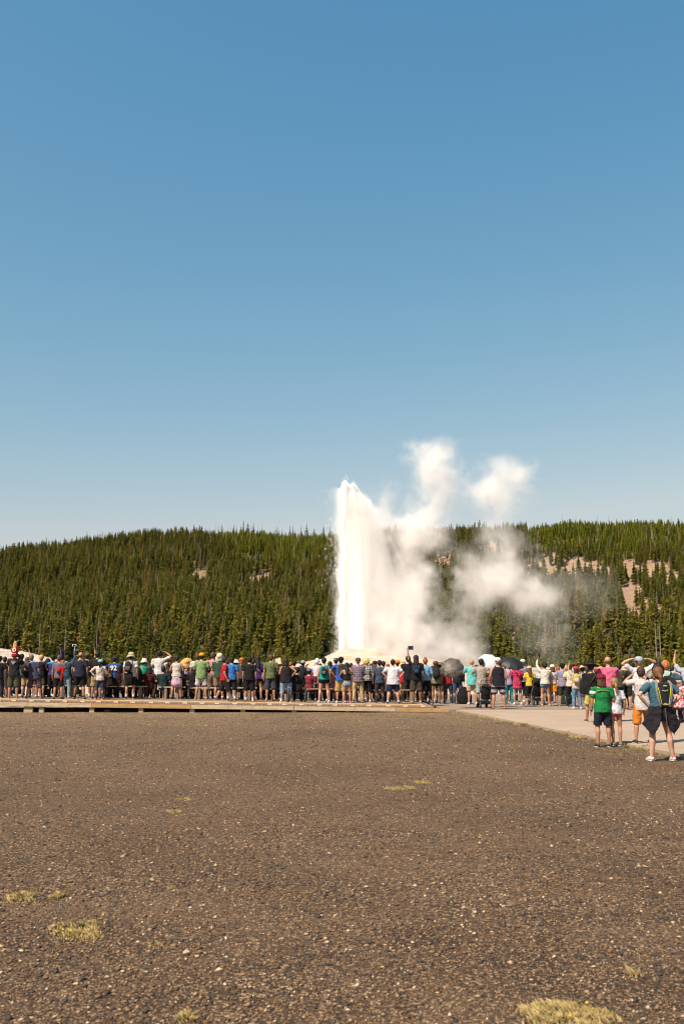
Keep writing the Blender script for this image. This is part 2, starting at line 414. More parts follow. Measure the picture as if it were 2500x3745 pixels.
# ------------------------------------------------------------------ mounds of pale sinter and the forested hill
def terrain(name, X, Y, fn, m, kind='structure', attr=None):
    nx, ny = len(X), len(Y); XX, YY = np.meshgrid(X, Y); ZZ = fn(XX, YY)
    V = np.stack([XX, YY, ZZ], -1).reshape(-1, 3); i = np.arange(nx - 1); j = np.arange(ny - 1)
    I, J = np.meshgrid(i, j); a = (J * nx + I).ravel(); Fq = np.stack([a, a + 1, a + 1 + nx, a + nx], 1)
    me = npmesh(name, V, Fq, 4)
    if attr is not None:
        t = me.attributes.new('bare', 'FLOAT', 'POINT'); t.data.foreach_set('value', attr(XX, YY).ravel().astype(np.float32))
    o = link(name, me, m, smooth=True); return tag(o, kind=kind)
def sinter_mat():
    m, nt, b = new_mat('sinter'); n1 = noise(nt, 0.25, 7, rough=0.6); n2 = noise(nt, 2.2, 6)
    mp = nt.nodes.new('ShaderNodeMapping'); tc = nt.nodes.new('ShaderNodeTexCoord'); mp.inputs['Scale'].default_value = (.25, .25, 3)
    nn = nt.nodes.new('ShaderNodeTexNoise'); nn.inputs['Scale'].default_value = 1.4; nt.links.new(tc.outputs['Object'], mp.inputs[0]); nt.links.new(mp.outputs[0], nn.inputs['Vector'])
    c = ramp(nt, n1, [(0.3, (0.38, 0.29, 0.20)), (0.55, (0.54, 0.43, 0.33)), (0.75, (0.62, 0.52, 0.42))])
    c = mix(nt, 0.4, c, ramp(nt, nn.outputs['Fac'], [(0.38, (0.30, 0.23, 0.17)), (0.6, (0.66, 0.57, 0.48))]))
    nt.links.new(c, b.inputs['Base Color']); b.inputs['Roughness'].default_value = 0.95
    bump(nt, b, n2, 0.9, 0.4); return m
SINT = sinter_mat(); D = 200.0
def hnoise(XX, YY, s, seed):
    a = np.random.default_rng(seed); z = 0
    for k in range(7):
        th = a.random() * 6.28; f = s * (1 + k * .8); p = a.random() * 6.28
        z = z + np.sin((XX * math.cos(th) + YY * math.sin(th)) * f + p + 1.3 * np.sin((XX * math.sin(th) - YY * math.cos(th)) * f * .7)) / (1 + k * .7)
    return z / 2.6
VX = at_y(1300, 2400, D).x
def mound_z(x, y):
    r = np.hypot((x - VX - 4) / 21.0, (y - D) / 22.0); z = 3.5 * np.clip(1 - r * r, 0, 1) ** 0.9
    q = np.hypot((x - VX - .6) / 6.6, (y - D + 1) / 7.0) + hnoise(x, y, .35, 8) * .16; z = z + 1.25 * np.clip((1 - q) * 2.2, 0, 1) ** 0.7
    return z + hnoise(x, y, .7, 3) * .13 + hnoise(x, y, 2.1, 5) * .07 - .25
terrain('geyser_mound', np.linspace(VX - 24, VX + 32, 150), np.linspace(D - 24, D + 24, 110), mound_z, SINT)
def left_z(x, y):
    r = np.hypot((x + 54) / 24.0, (y - 128) / 22.0)
    return 4.3 * np.clip(1.05 - r * r, 0, 1) ** .9 + hnoise(x, y, .5, 9) * .14 - .3
terrain('sinter_bank', np.linspace(-82, -28, 110), np.linspace(104, 152, 80), left_z, SINT)

Y0, Y1 = 430.0, 860.0
RPX = [-900, -400, 0, 200, 470, 640, 900, 1240, 1500, 1700, 1950, 2100, 2300, 2500, 2900, 3400]
RPY = [2120, 2075, 2040, 2012, 1983, 1974, 1968, 1972, 1972, 1962, 1945, 1935, 1934, 1942, 1975, 2020]
RH = [(2425 - p - 26) / F * Y1 + EYE for p in RPY]
def hill_z(x, y):
    px = CX + F * x / np.maximum(y, 1.0)
    r = np.interp(px, RPX, RH)
    t = np.clip((y - Y0) / (Y1 - Y0), 0, 1.25)
    s = np.where(t < 1, (t ** 0.92) * (1 - .10 * np.sin(t * 6.28)), 1 - (t - 1) * .5)
    cliff = np.interp(px, [1500, 1950, 2100, 2600, 2700], [0, 0, 5, 5, 0])
    s2 = r * s + cliff * (np.clip((t - .66) * 9, 0, 1) - np.clip((t - .66), 0, 1))
    return s2 + hnoise(x, y, .018, 21) * 4.0 * np.clip(t * 3, 0, 1) * np.clip((1.1 - t) * 3, 0, 1) + hnoise(x, y, .09, 25) * .6 - .1
CLEAR = [(2010, 2089, 82, 49, 1.0), (2110, 2094, 88, 40, .95), (2200, 2104, 66, 46, .8), (2290, 2099, 66, 49, .8), (2400, 2094, 66, 46, .65), (2480, 2104, 44, 62, .6), (2310, 2174, 60, 52, .9), (2330, 2239, 88, 46, .75),
         (2200, 2154, 77, 43, .4), (2050, 2134, 99, 43, .35), (1620, 2071, 51, 42, .7), (1590, 2216, 46, 33, .7), (1800, 2036, 69, 56, .6), (1880, 2246, 51, 42, .8), (1900, 2326, 27, 70, .6), (1930, 2074, 66, 46, .5),
         (690, 2071, 39, 22, .7), (735, 2146, 34, 47, .6), (830, 2111, 46, 30, .35), (950, 2131, 51, 30, .9), (1010, 2111, 29, 22, .6), (765, 2046, 18, 16, .7), (890, 2186, 34, 33, .35), (580, 2106, 34, 42, .2)]
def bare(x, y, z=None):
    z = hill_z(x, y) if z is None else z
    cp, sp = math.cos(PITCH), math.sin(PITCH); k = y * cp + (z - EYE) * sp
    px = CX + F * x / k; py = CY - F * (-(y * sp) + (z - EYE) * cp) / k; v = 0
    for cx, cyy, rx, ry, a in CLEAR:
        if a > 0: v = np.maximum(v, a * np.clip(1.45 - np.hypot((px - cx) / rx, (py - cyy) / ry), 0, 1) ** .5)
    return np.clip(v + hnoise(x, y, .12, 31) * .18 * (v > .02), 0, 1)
def hill_mat():
    m, nt, b = new_mat('hillside'); an = nt.nodes.new('ShaderNodeAttribute'); an.attribute_name = 'bare'
    n1 = noise(nt, .07, 7, rough=.65); n2 = noise(nt, .5, 6, rough=.7)
    rock = ramp(nt, n2, [(0.3, (0.15, 0.085, 0.05)), (0.5, (0.33, 0.21, 0.135)), (0.7, (0.44, 0.30, 0.21))])
    yel = ramp(nt, n1, [(0.52, (0, 0, 0)), (0.62, (1, 1, 1))])
    rock = mix(nt, math_n(nt, 'MULTIPLY', yel, .55), rock, (0.30, 0.22, 0.06))
    floor = ramp(nt, n2, [(0.35, (0.035, 0.032, 0.014)), (0.65, (0.085, 0.066, 0.034))])  # undergrowth colour, kept dark to paint in the shade between trees too
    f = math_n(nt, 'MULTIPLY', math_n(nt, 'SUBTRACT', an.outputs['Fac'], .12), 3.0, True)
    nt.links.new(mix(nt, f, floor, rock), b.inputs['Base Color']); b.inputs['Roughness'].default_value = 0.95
    bump(nt, b, n2, 1.0, 1.2); return m
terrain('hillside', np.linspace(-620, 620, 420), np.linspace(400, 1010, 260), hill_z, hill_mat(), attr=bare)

# ------------------------------------------------------------------ trees
def needle_mat(name, c, var=.35):
    m, nt, b = new_mat(name); oi = nt.nodes.new('ShaderNodeObjectInfo'); n = noise(nt, .9, 3)
    a = ramp(nt, oi.outputs['Random'], [(0.0, tuple(v * .55 for v in c)), (0.4, c), (0.75, (c[0] * 1.55, c[1] * 1.25, c[2] * .9)), (0.95, (c[0] * 1.7, c[1] * 1.25, c[2] * 1.1))])
    a = mix(nt, ramp(nt, n, [(.35, (0, 0, 0)), (.7, (.5, .5, .5))]), a, tuple(v * 1.7 for v in c))
    nt.links.new(a, b.inputs['Base Color']); b.inputs['Roughness'].default_value = 0.8; b.inputs['Specular IOR Level'].default_value = .2
    return m
NEED = needle_mat('pine_needles', (0.145, 0.148, 0.025)); YNEED = needle_mat('young_needles', (0.205, 0.235, 0.026))
RUST = needle_mat('rusty_needles', (0.21, 0.145, 0.055))
BARK = plain('bark', (118, 98, 80), .95); DEADW = plain('dead_wood', (168, 152, 136), .95)
def crown_geo(h, r, base, seed, droop=.25, whorls=15, per=9, full=1.0):
    rg = random.Random(seed); V = []; Fq = []
    for w in range(whorls):
        t = (w + rg.random() * .7) / whorls; z = h * (base + (1 - base) * t * .98)
        rr = r * ((1 - t) ** .8 * .95 + .06) * (0.75 + .5 * rg.random())
        if t < .12: rr *= .6 + .4 * t / .12
        for k in range(per):
            if rg.random() > full: continue
            a = 6.283 * (k + rg.random()) / per; L = rr * (.6 + .6 * rg.random()); zz = z + rg.uniform(-.4, .4) * h / whorls
            ca, sa = math.cos(a), math.sin(a); wd = (.20 + .26 * rg.random()) * L + .16
            dr = -droop * L + rg.uniform(-.15, .2) * L
            for q in range(3):                      # three overlapping sprays along the branch
                f0 = (.05, .35, .62)[q]; f1 = (.55, .82, 1.0)[q]; th = rg.uniform(-.35, .35); w2 = wd * (1, .9, .6)[q]
                p0 = (ca * L * f0, sa * L * f0, zz + dr * f0); p1 = (ca * L * f1, sa * L * f1, zz + dr * f1 + rg.uniform(0, .12) * L)
                nx_, ny_ = -sa, ca; m0 = ((p0[0] + p1[0]) / 2, (p0[1] + p1[1]) / 2, (p0[2] + p1[2]) / 2); k0 = len(V)
                V += [p0, (m0[0] + nx_ * w2, m0[1] + ny_ * w2, m0[2] + th * w2 - .12 * L), p1, (m0[0] - nx_ * w2, m0[1] - ny_ * w2, m0[2] - th * w2 - .12 * L)]
                Fq += [(k0, k0 + 1, k0 + 2), (k0, k0 + 2, k0 + 3)]
                k0 = len(V); V += [(p0[0], p0[1], p0[2] + w2 * .5), (p1[0], p1[1], p1[2]), (m0[0], m0[1], m0[2] - w2 * 1.1)]
                Fq += [(k0, k0 + 1, k0 + 2)]
    k0 = len(V)
    for a in (0, 2.1, 4.2):
        k0 = len(V); V += [(0, 0, h * 1.02), (.12 * math.cos(a) * r, .12 * math.sin(a) * r, h * .9), (.12 * math.cos(a + 2) * r, .12 * math.sin(a + 2) * r, h * .9)]; Fq += [(k0, k0 + 1, k0 + 2)]
    return V, Fq
def trunk_mb(h, r, seed):
    rg = random.Random(seed); b = MB()
    return b.loft([(0, 0, -.6), (rg.uniform(-.1, .1), rg.uniform(-.1, .1), h * .5), (rg.uniform(-.1, .1), rg.uniform(-.1, .1), h * .97)], [r, r * .65, r * .12], 6, cap=False)
def snag_mb(h, seed, dense=False):
    rg = random.Random(seed); b = trunk_mb(h, .22, seed)
    for k in range(60 if dense else 26):
        t = .15 + .82 * rg.random(); a = rg.random() * 6.28; L = (1.05 - t) * h * (.16 if dense else .11) * (.5 + rg.random()); z = t * h
        p1 = (math.cos(a) * L, math.sin(a) * L, z - L * rg.uniform(-.3, .5)); w = .05
        b.raw([(0, 0, z + w), (0, 0, z - w), p1], [(0, 1, 2)])
        b.raw([(-w * math.sin(a), w * math.cos(a), z), (w * math.sin(a), -w * math.cos(a), z), p1], [(0, 1, 2)])
        if dense:
            for q in range(2):
                f = rg.uniform(.4, .9); c = (p1[0] * f, p1[1] * f, z + (p1[2] - z) * f); a2 = a + rg.choice((-1, 1)) * .9; l2 = L * .4
                b.raw([c, (c[0], c[1], c[2] + .05), (c[0] + math.cos(a2) * l2, c[1] + math.sin(a2) * l2, c[2] - .3 * l2)], [(0, 1, 2)])
    return b
KINDS = []   # (crown mesh, trunk mesh, kind)
for i in range(5):
    h = 15.5; V_, F_ = crown_geo(h, (2.2, 2.7, 2.0, 3.1, 2.5)[i], (.18, .12, .3, .08, .22)[i], 100 + i, whorls=17, per=9)
    me = npmesh('crown', V_, F_, 3); me.materials.append(NEED); tm = trunk_mb(h, .19, i).mesh('trunk'); tm.materials.append(BARK); KINDS.append((me, tm, 'pine'))
for i in range(2):
    V_, F_ = crown_geo(15.5, 1.7, .25, 140 + i, whorls=14, per=7, full=.75); me = npmesh('crown', V_, F_, 3); me.materials.append(RUST)
    tm = trunk_mb(15.5, .19, 20 + i).mesh('trunk'); tm.materials.append(DEADW); KINDS.append((me, tm, 'rusty'))
for i in range(3):
    tm = snag_mb(14.5, 60 + i, dense=(i != 1)).mesh('dead_trunk'); tm.materials.append(DEADW); KINDS.append((None, tm, 'snag'))
for i in range(2):
    V_, F_ = crown_geo(8.5, 1.7, .04, 160 + i, droop=-.15, whorls=12, per=9); me = npmesh('crown', V_, F_, 3); me.materials.append(YNEED)
    tm = trunk_mb(8.5, .12, 30 + i).mesh('trunk'); tm.materials.append(BARK); KINDS.append((me, tm, 'young'))
for i in range(2):      # tall ridge pines: bare stem, ragged top
    V_, F_ = crown_geo(19, 1.7, .45, 180 + i, whorls=11, per=6, full=.8); me = npmesh('crown', V_, F_, 3); me.materials.append(NEED)
    tm = trunk_mb(19, .2, 40 + i).mesh('trunk'); tm.materials.append(BARK); KINDS.append((me, tm, 'tall'))

n = 26000
yy = Y0 - 10 + (Y1 + 25 - Y0) * rng.random(n) ** .95; xx = (rng.random(n) - .5) * .92 * yy
zz = hill_z(xx, yy); bb = bare(xx, yy, zz)
pxx = CX + F * xx / yy; tt = (yy - Y0) / (Y1 - Y0)
keep = rng.random(n) > np.clip(bb * 1.30 - .14 + .35 * (hnoise(xx, yy, .11, 77) - .1) * (bb > .15), 0, .975)
dens = np.interp(tt, [0, .12, .4, .6], [.34, .42, .66, .85]); keep &= rng.random(n) < dens
xx, yy, zz, pxx, tt, bb = (a[keep] for a in (xx, yy, zz, pxx, tt, bb)); n = len(xx)
# young dense stand: upper right of the hill, and the upper middle
edge_n = .05 * hnoise(xx, yy, .03, 55)
young = ((pxx > 1930) & (tt > .62 + edge_n)) | ((pxx > 740) & (pxx < 1300) & (tt > .58 + edge_n + np.clip((900 - pxx) / 600, 0, .3)))
u = rng.random(n)
kidx = np.where(young, np.where(u < .97, 10 + (u * 999).astype(int) % 2, 7 + (u * 9999).astype(int) % 3),
       np.where(u < .84, (u * 997).astype(int) % 5, np.where(u < .905, 5 + (u * 997).astype(int) % 2, 7 + (u * 997).astype(int) % 3)))
clump = np.clip(1 + .22 * hnoise(xx, yy, .045, 88), .6, 1.35); scl = clump * np.where(young, .92, np.interp(tt, [0, .25, 1], [.98, .86, .70])) * rng.uniform(.58, 1.28, n)
ridge_tall = (tt > .955) & (pxx < 1350) & (rng.random(n) < .40); kidx = np.where(ridge_tall, 12 + (u * 99).astype(int) % 2, kidx); scl = np.where(ridge_tall, rng.uniform(.45, .92, n), scl)
rot = rng.random(n) * 6.28
# saplings and small pines at the very foot of the slope
ne = 1500; ye = rng.uniform(396, 436, ne); xe = (rng.random(ne) - .5) * .92 * ye; ue = rng.random(ne)
xx = np.append(xx, xe); yy = np.append(yy, ye); zz = np.append(zz, hill_z(xe, ye) * (ye > 401)); pxx = np.append(pxx, CX + F * xe / ye); tt = np.append(tt, 0 * xe)
kidx = np.append(kidx, np.where(ue < .8, 10 + (ue * 999).astype(int) % 2, (ue * 999).astype(int) % 5)); scl = np.append(scl, rng.uniform(.22, .62, ne)); rot = np.append(rot, rng.random(ne) * 6.28)
n0 = n; n = len(xx); order = np.argsort(np.where(np.arange(n) < n0, yy, 9e9)); single = np.zeros(n, bool)
vis = order[(pxx[order] > -60) & (pxx[order] < 2560)][:284]; single[vis] = True
LAB = {'pine': 'dark green pine', 'rusty': 'rusty half dead pine', 'snag': 'bare grey snag', 'young': 'bright green young pine', 'tall': 'ragged pine'}
ZONES = [(-999, 'beyond the left picture edge'), (-10, 'over the mauve dress'), (35, 'over the child in red'), (95, 'over the khaki shorts girl'), (125, 'over the leaning man'), (175, 'over the purple jacket'), (225, 'over the white selfie stick'), (270, 'over the bald navy polo'), (335, 'over the cream top'), (395, 'over the 92 jersey'), (450, 'over the tan bush hat'), (505, 'over the jade tunic'), (555, 'over the saluting white shirt'), (605, 'over the cream blouse'),
         (640, 'over the floppy straw hat'), (700, 'over the yellow cap'), (760, 'over the bottle green shirt'), (815, 'over the crimson polo'), (870, 'over the orange headscarf'), (900, 'over the white edged shorts'), (935, 'over the purple shirt'), (980, 'over the olive shirt'), (1040, 'over the stout woman'), (1090, 'over the wheelchair'), (1140, 'over the cream sunhat'), (1180, 'over the teal top'), (1220, 'beside the water jet'), (1300, 'behind the thick steam'),
         (1560, 'behind the dotted umbrella steam'), (1700, 'over the bald man in aqua'), (1780, 'over the white umbrella'), (1840, 'over the big black umbrella'), (1900, 'over the white capped man'), (1935, 'over the yellow shirt'), (1985, 'over the denim shorts woman'), (2030, 'over the lilac shirt'), (2085, 'over the rose headscarf'), (2140, 'over the cowboy hat'), (2200, 'over the pink shirt'), (2270, 'over the turquoise backpack'), (2320, 'over the clasped hands'), (2390, 'over the teal woman'), (2440, 'over the copper hair'), (2500, 'beyond the right picture edge')]
def zone(p, y):
    z = [t for a, t in ZONES if a <= p][-1]
    return ('front row ' if y < Y0 + 4 else '') + 'at the hill foot ' + z
def plant(k, x, y, z, s, r, lab, grp):
    cm, tm, kd = KINDS[k]; nm = 'dead_tree' if kd == 'snag' else 'pine_tree'
    e = empty(nm, (x, y, z), lab, 'tree', grp, r); e.scale = (s, s, s)
    t = link('trunk', tm, None, e)
    if cm: link('crown', cm, None, e)
    return e
for i in np.nonzero(single)[0]:
    kd = KINDS[kidx[i]][2]; sz = 'short ' if scl[i] < .8 else 'tall ' if scl[i] > 1.05 else ''
    lb = (sz + LAB[kd] + ' ' + zone(pxx[i], yy[i])).replace('tall tall', 'tall'); plant(kidx[i], float(xx[i]), float(yy[i]), float(zz[i]), float(scl[i]), float(rot[i]), lb, 'trees along the foot of the hill: ' + LAB[kd])
# landmark trees on the skyline and bare cliff
def land(px, ytop, k, lab, tfrac=.985):
    y = Y0 + (Y1 - Y0) * tfrac; p = at_y(px, ytop, y); z = float(hill_z(np.array([p.x]), np.array([y]))[0]); hh = {'pine': 15.8, 'snag': 14.2, 'tall': 19.4, 'young': 8.7, 'rusty': 15.8}[KINDS[k][2]]
    if p.z - z > 2: plant(k, p.x, y, z, (p.z - z) / hh, px, lab, None)
land(890, 1902, 12, 'tallest spindly pine on the ridge, first of the close trio of pines')
land(907, 1910, 0, 'bushy brownish pine in the middle of the close trio on the ridge')
land(927, 1908, 13, 'spindly pine on the ridge, third of the close trio')
land(811, 1915, 12, 'lone thin pine on the ridge left of the close trio')
land(768, 1928, 13, 'ragged ridge pine with dense tip, left of the lone thin pine')
land(569, 1922, 12, 'thin pine poking above the left shoulder of the ridge')
land(1121, 1910, 13, 'isolated lollipop pine on the ridge, midway between trio and water jet')
land(1184, 1925, 12, 'isolated ragged pine on the ridge just left of the water jet')
land(1735, 1905, 1, 'dark broad pine on the ridge behind the steam gap, leftmost of the clump')
land(1752, 1898, 3, 'tallest dark broad pine in the ridge clump between the steam columns')
land(1768, 1905, 4, 'dark pine right side of the ridge clump, touching the steam')
land(1918, 1907, 8, 'bare spiky snag on the ridge just right of the steam')
land(1948, 1925, 7, 'branching pale snag standing in front of the ridge right of the steam', .9)
land(2055, 1925, 8, 'white bare pole on the ridge above the cliff', .93)
land(2013, 2060, 10, 'small lone green pine in the middle of the tan cliff', .64)
for px, yt, k in ((1855, 1935, 8), (1840, 1950, 9), (2405, 1975, 8), (2312, 2060, 8), (615, 1955, 9), (970, 1985, 8), (940, 1990, 9)):
    land(px, yt, k, 'bare pale dead pole standing out high on the hill', .86); 
for o in [o for o in COL.objects if o.get('label') == 'bare pale dead pole standing out high on the hill']: o['group'] = 'pale dead poles high on the hill'

# the rest of the forest: one mass, instanced
vc = bpy.data.collections.new('tree_kinds')
for i, (cm, tm, kd) in enumerate(KINDS):
    bm = bmesh.new(); bm.from_mesh(tm); nt_ = len(bm.faces)
    me = bpy.data.meshes.new('k'); 
    if cm: bm.from_mesh(cm)
    for j, f in enumerate(bm.faces): f.material_index = 0 if j < nt_ else 1
    bm.to_mesh(me); bm.free(); me.materials.append(tm.materials[0])
    if cm: me.materials.append(cm.materials[0])
    o = bpy.data.objects.new('kind_%02d' % i, me); vc.objects.link(o)
rest = ~single
me = bpy.data.meshes.new('forest'); P = np.stack([xx[rest], yy[rest], zz[rest]], 1).astype(np.float32)
me.vertices.add(len(P)); me.vertices.foreach_set('co', P.ravel())
for nm, arr, ty in (('s', scl[rest], 'FLOAT'), ('r', rot[rest], 'FLOAT'), ('k', kidx[rest], 'INT')):
    a = me.attributes.new(nm, ty, 'POINT'); a.data.foreach_set('value', arr.astype(np.int32 if ty == 'INT' else np.float32))
fo = link('forest', me); tag(fo, 'dense pine forest covering the whole hillside', 'forest', kind='stuff')
gn = bpy.data.node_groups.new('forest', 'GeometryNodeTree')
gn.interface.new_socket('Geometry', in_out='INPUT', socket_type='NodeSocketGeometry'); gn.interface.new_socket('Geometry', in_out='OUTPUT', socket_type='NodeSocketGeometry')
gi = gn.nodes.new('NodeGroupInput'); go = gn.nodes.new('NodeGroupOutput'); ip = gn.nodes.new('GeometryNodeInstanceOnPoints'); ci = gn.nodes.new('GeometryNodeCollectionInfo')
ci.inputs['Collection'].default_value = vc; ci.inputs['Separate Children'].default_value = True; ip.inputs['Pick Instance'].default_value = True
def nattr(nm, ty):
    q = gn.nodes.new('GeometryNodeInputNamedAttribute'); q.data_type = ty; q.inputs['Name'].default_value = nm; return q.outputs['Attribute']
cb = gn.nodes.new('ShaderNodeCombineXYZ'); L_ = gn.links
L_.new(gi.outputs[0], ip.inputs['Points']); L_.new(ci.outputs[0], ip.inputs['Instance']); L_.new(nattr('k', 'INT'), ip.inputs['Instance Index'])
L_.new(nattr('r', 'FLOAT'), cb.inputs[2]); L_.new(cb.outputs[0], ip.inputs['Rotation']); L_.new(nattr('s', 'FLOAT'), ip.inputs['Scale']); L_.new(ip.outputs[0], go.inputs[0])
fo.modifiers.new('forest', 'NODES').node_group = gn

# ================================================================== GEYSER
def white_water():
    m, nt, b = new_mat('white_water'); tc = nt.nodes.new('ShaderNodeTexCoord'); mp = nt.nodes.new('ShaderNodeMapping'); mp.inputs['Scale'].default_value = (1.6, 1.6, .12)
    nn = nt.nodes.new('ShaderNodeTexNoise'); nn.inputs['Scale'].default_value = 1.0; nn.inputs['Detail'].default_value = 6
    nt.links.new(tc.outputs['Object'], mp.inputs[0]); nt.links.new(mp.outputs[0], nn.inputs['Vector'])
    b.inputs['Base Color'].default_value = (.9, .9, .9, 1); b.inputs['Roughness'].default_value = .9
    b.inputs['Transmission Weight'].default_value = 0.0
    bump(nt, b, nn.outputs['Fac'], .35, .6)
    return m
WW = white_water()
gz = empty('geyser', (VX, D, 3.6), 'erupting geyser, tall white column of water and spray rising from the pale mound', 'geyser')
gz_z = 3.6
def jx(z): return 1150 + z / 1.568
ztop = lambda q: at_y(1300, 1550 + q / 1.568, D).z - gz_z
xat = lambda q: (jx(q) - CX) / F * D - VX
# several fused jets of different height
jets = [(180, 385, .35, .8), (222, 405, .35, .8), (205, 500, .8, 1.3), (235, 620, 1.0, 1.6)]
jb = MB()
for q, top, r1, r0 in jets:
    x0 = xat(245 + (q - 245) * .55); x1 = xat(q); H = ztop(top); n = 26
    rg = random.Random(q); ph = rg.random() * 6
    jb.loft([(x0 + (x1 - x0) * (k / n) ** .8 + .10 * math.sin(k * 1.1 + ph), .12 * math.sin(k * .8 + ph) + (q - 250) * .003, H * k / n) for k in range(n + 1)],
            [max(.06, (r0 + (r1 - r0) * k / n) * (1 if k < n - 4 else (n - k + .2) / 4.6) * (.92 + .16 * rg.random())) for k in range(n + 1)], 14)
o = jb.soft('water_jet', WW, gz, voxel=.25, disp=0, it=6)
# flying drops round the jet: thick at its edge, thin outside
nd = 66000
tq = rng.random(nd) ** .85; H = ztop(345); Z = tq * H * 1.03
side = rng.random(nd)
left = side < .62
edgeL = np.interp(Z / H, [0, .2, .5, .8, .93, 1.03], [xat(148), xat(147), xat(158), xat(158), xat(160), xat(172)])
edgeR = np.interp(Z / H, [0, .5, .8, .9, 1.03], [xat(420), xat(390), xat(335), xat(290), xat(235)])
fall = rng.exponential(.42, nd)
gap = np.where(rng.random(nd) < .3, fall * 1.7, fall)
front = ~left; X = np.where(left, edgeL + .55 - gap * np.interp(Z / H, [0, .5, 1], [.6, 1.0, 1.0]), edgeL + rng.random(nd) * (edgeR - edgeL))
X = X + .25 * np.sin(Z * .7) * left
Yd = rng.normal(0, 1, nd) * .9 - np.where(left, .2, 2.0)
sz = np.exp(rng.normal(-3.05, .38, nd)); sz = np.where(left & (X < edgeL - .3), sz * .8, sz)
okk = left & (Z < H * .97); X, Yd, Z, sz = X[okk], Yd[okk], Z[okk], sz[okk]
# ragged spikes of drops where the jets top out
for cq, tq_, n_, w_ in ((174, 338, 1500, .22), (182, 352, 700, .3), (222, 354, 1400, .26), (232, 372, 600, .3), (255, 402, 700, .45), (200, 392, 600, .3), (290, 440, 600, .5)):
    dp = rng.exponential(1.6, n_); up = rng.exponential(.25, n_) * (rng.random(n_) < .35)
    X = np.append(X, xat(cq) + rng.normal(0, 1, n_) * (w_ + .12 * dp)); Z = np.append(Z, ztop(tq_) - dp + up); Yd = np.append(Yd, rng.normal(0, .5, n_)); sz = np.append(sz, np.exp(rng.normal(-2.75, .35, n_)))
nd = len(X)
oc = np.array([(1, 0, 0), (0, 1, 0), (-1, 0, 0), (0, -1, 0), (0, 0, 1.5), (0, 0, -1.5)], np.float32)
f8 = np.array([(0, 1, 4), (1, 2, 4), (2, 3, 4), (3, 0, 4), (1, 0, 5), (2, 1, 5), (3, 2, 5), (0, 3, 5)])
PV = oc[None] * sz[:, None, None] + np.stack([X, Yd, Z], 1)[:, None, :]
me = npmesh('spray', PV.reshape(-1, 3), (f8[None] + (np.arange(nd) * 6)[:, None, None]).reshape(-1, 3), 3)
sp_ = link('spray', me, WW, gz); sp_['kind'] = 'stuff'

# ------------------------------------------------------------------ steam: a real volume grown from puffs on a grid
def volgrid(name, dn, x0, y0, z0, cell, label=None, cat=None, parent=None, aniso=-.1, alb=(.978, .966, .952)):
    nx, ny, nz = dn.shape
    me = bpy.data.meshes.new(name)
    me.vertices.add(dn.size); co = np.zeros((dn.size, 3), np.float32); co[:, 0] = x0; co[:, 1] = y0; co[:, 2] = z0; me.vertices.foreach_set('co', co.ravel())
    at = me.attributes.new('dens', 'FLOAT', 'POINT'); at.data.foreach_set('value', dn.astype(np.float32).ravel())
    m = bpy.data.materials.new('steam'); m.use_nodes = True; nt = m.node_tree; nt.nodes.clear()
    out = nt.nodes.new('ShaderNodeOutputMaterial'); pv = nt.nodes.new('ShaderNodeVolumePrincipled')
    pv.inputs['Color'].default_value = (*alb, 1); pv.inputs['Density'].default_value = 1.0; pv.inputs['Anisotropy'].default_value = aniso
    nt.links.new(pv.outputs[0], out.inputs['Volume'])
    g = bpy.data.node_groups.new(name, 'GeometryNodeTree')
    g.interface.new_socket('Geometry', in_out='INPUT', socket_type='NodeSocketGeometry'); g.interface.new_socket('Geometry', in_out='OUTPUT', socket_type='NodeSocketGeometry')
    a = g.nodes.new('NodeGroupInput'); z = g.nodes.new('NodeGroupOutput'); L = g.links
    vcb = g.nodes.new('GeometryNodeVolumeCube')
    vcb.inputs['Min'].default_value = (x0, y0, z0); vcb.inputs['Max'].default_value = (x0 + nx * cell, y0 + ny * cell, z0 + nz * cell)
    vcb.inputs['Resolution X'].default_value = nx; vcb.inputs['Resolution Y'].default_value = ny; vcb.inputs['Resolution Z'].default_value = nz
    pos = g.nodes.new('GeometryNodeInputPosition'); sx = g.nodes.new('ShaderNodeSeparateXYZ'); L.new(pos.outputs[0], sx.inputs[0])
    def mt(op, p, q):
        n_ = g.nodes.new('ShaderNodeMath'); n_.operation = op
        for s_, v in ((n_.inputs[0], p), (n_.inputs[1], q)):
            if isinstance(v, bpy.types.NodeSocket): L.new(v, s_)
            else: s_.default_value = v
        return n_.outputs[0]
    def gidx(o, lo, n_): return mt('MINIMUM', mt('MAXIMUM', mt('FLOOR', mt('MULTIPLY', mt('SUBTRACT', o, lo), (n_) / (n_ * cell)), 0), 0), n_ - 1)
    ii, jj, kk = gidx(sx.outputs[0], x0, nx), gidx(sx.outputs[1], y0, ny), gidx(sx.outputs[2], z0, nz)
    idx = mt('ADD', mt('MULTIPLY', mt('ADD', mt('MULTIPLY', ii, ny), jj), nz), kk)
    si = g.nodes.new('GeometryNodeSampleIndex'); si.data_type = 'FLOAT'; na = g.nodes.new('GeometryNodeInputNamedAttribute'); na.data_type = 'FLOAT'; na.inputs['Name'].default_value = 'dens'
    L.new(a.outputs[0], si.inputs['Geometry']); L.new(na.outputs['Attribute'], si.inputs['Value']); L.new(idx, si.inputs['Index'])
    L.new(si.outputs[0], vcb.inputs['Density'])
    sm = g.nodes.new('GeometryNodeSetMaterial'); sm.inputs['Material'].default_value = m
    L.new(vcb.outputs[0], sm.inputs[0]); L.new(sm.outputs[0], z.inputs[0])
    me.materials.append(m)
    o = link(name, me); o.modifiers.new('steam', 'NODES').node_group = g
    o.parent = parent; tag(o, label, cat)
    return o

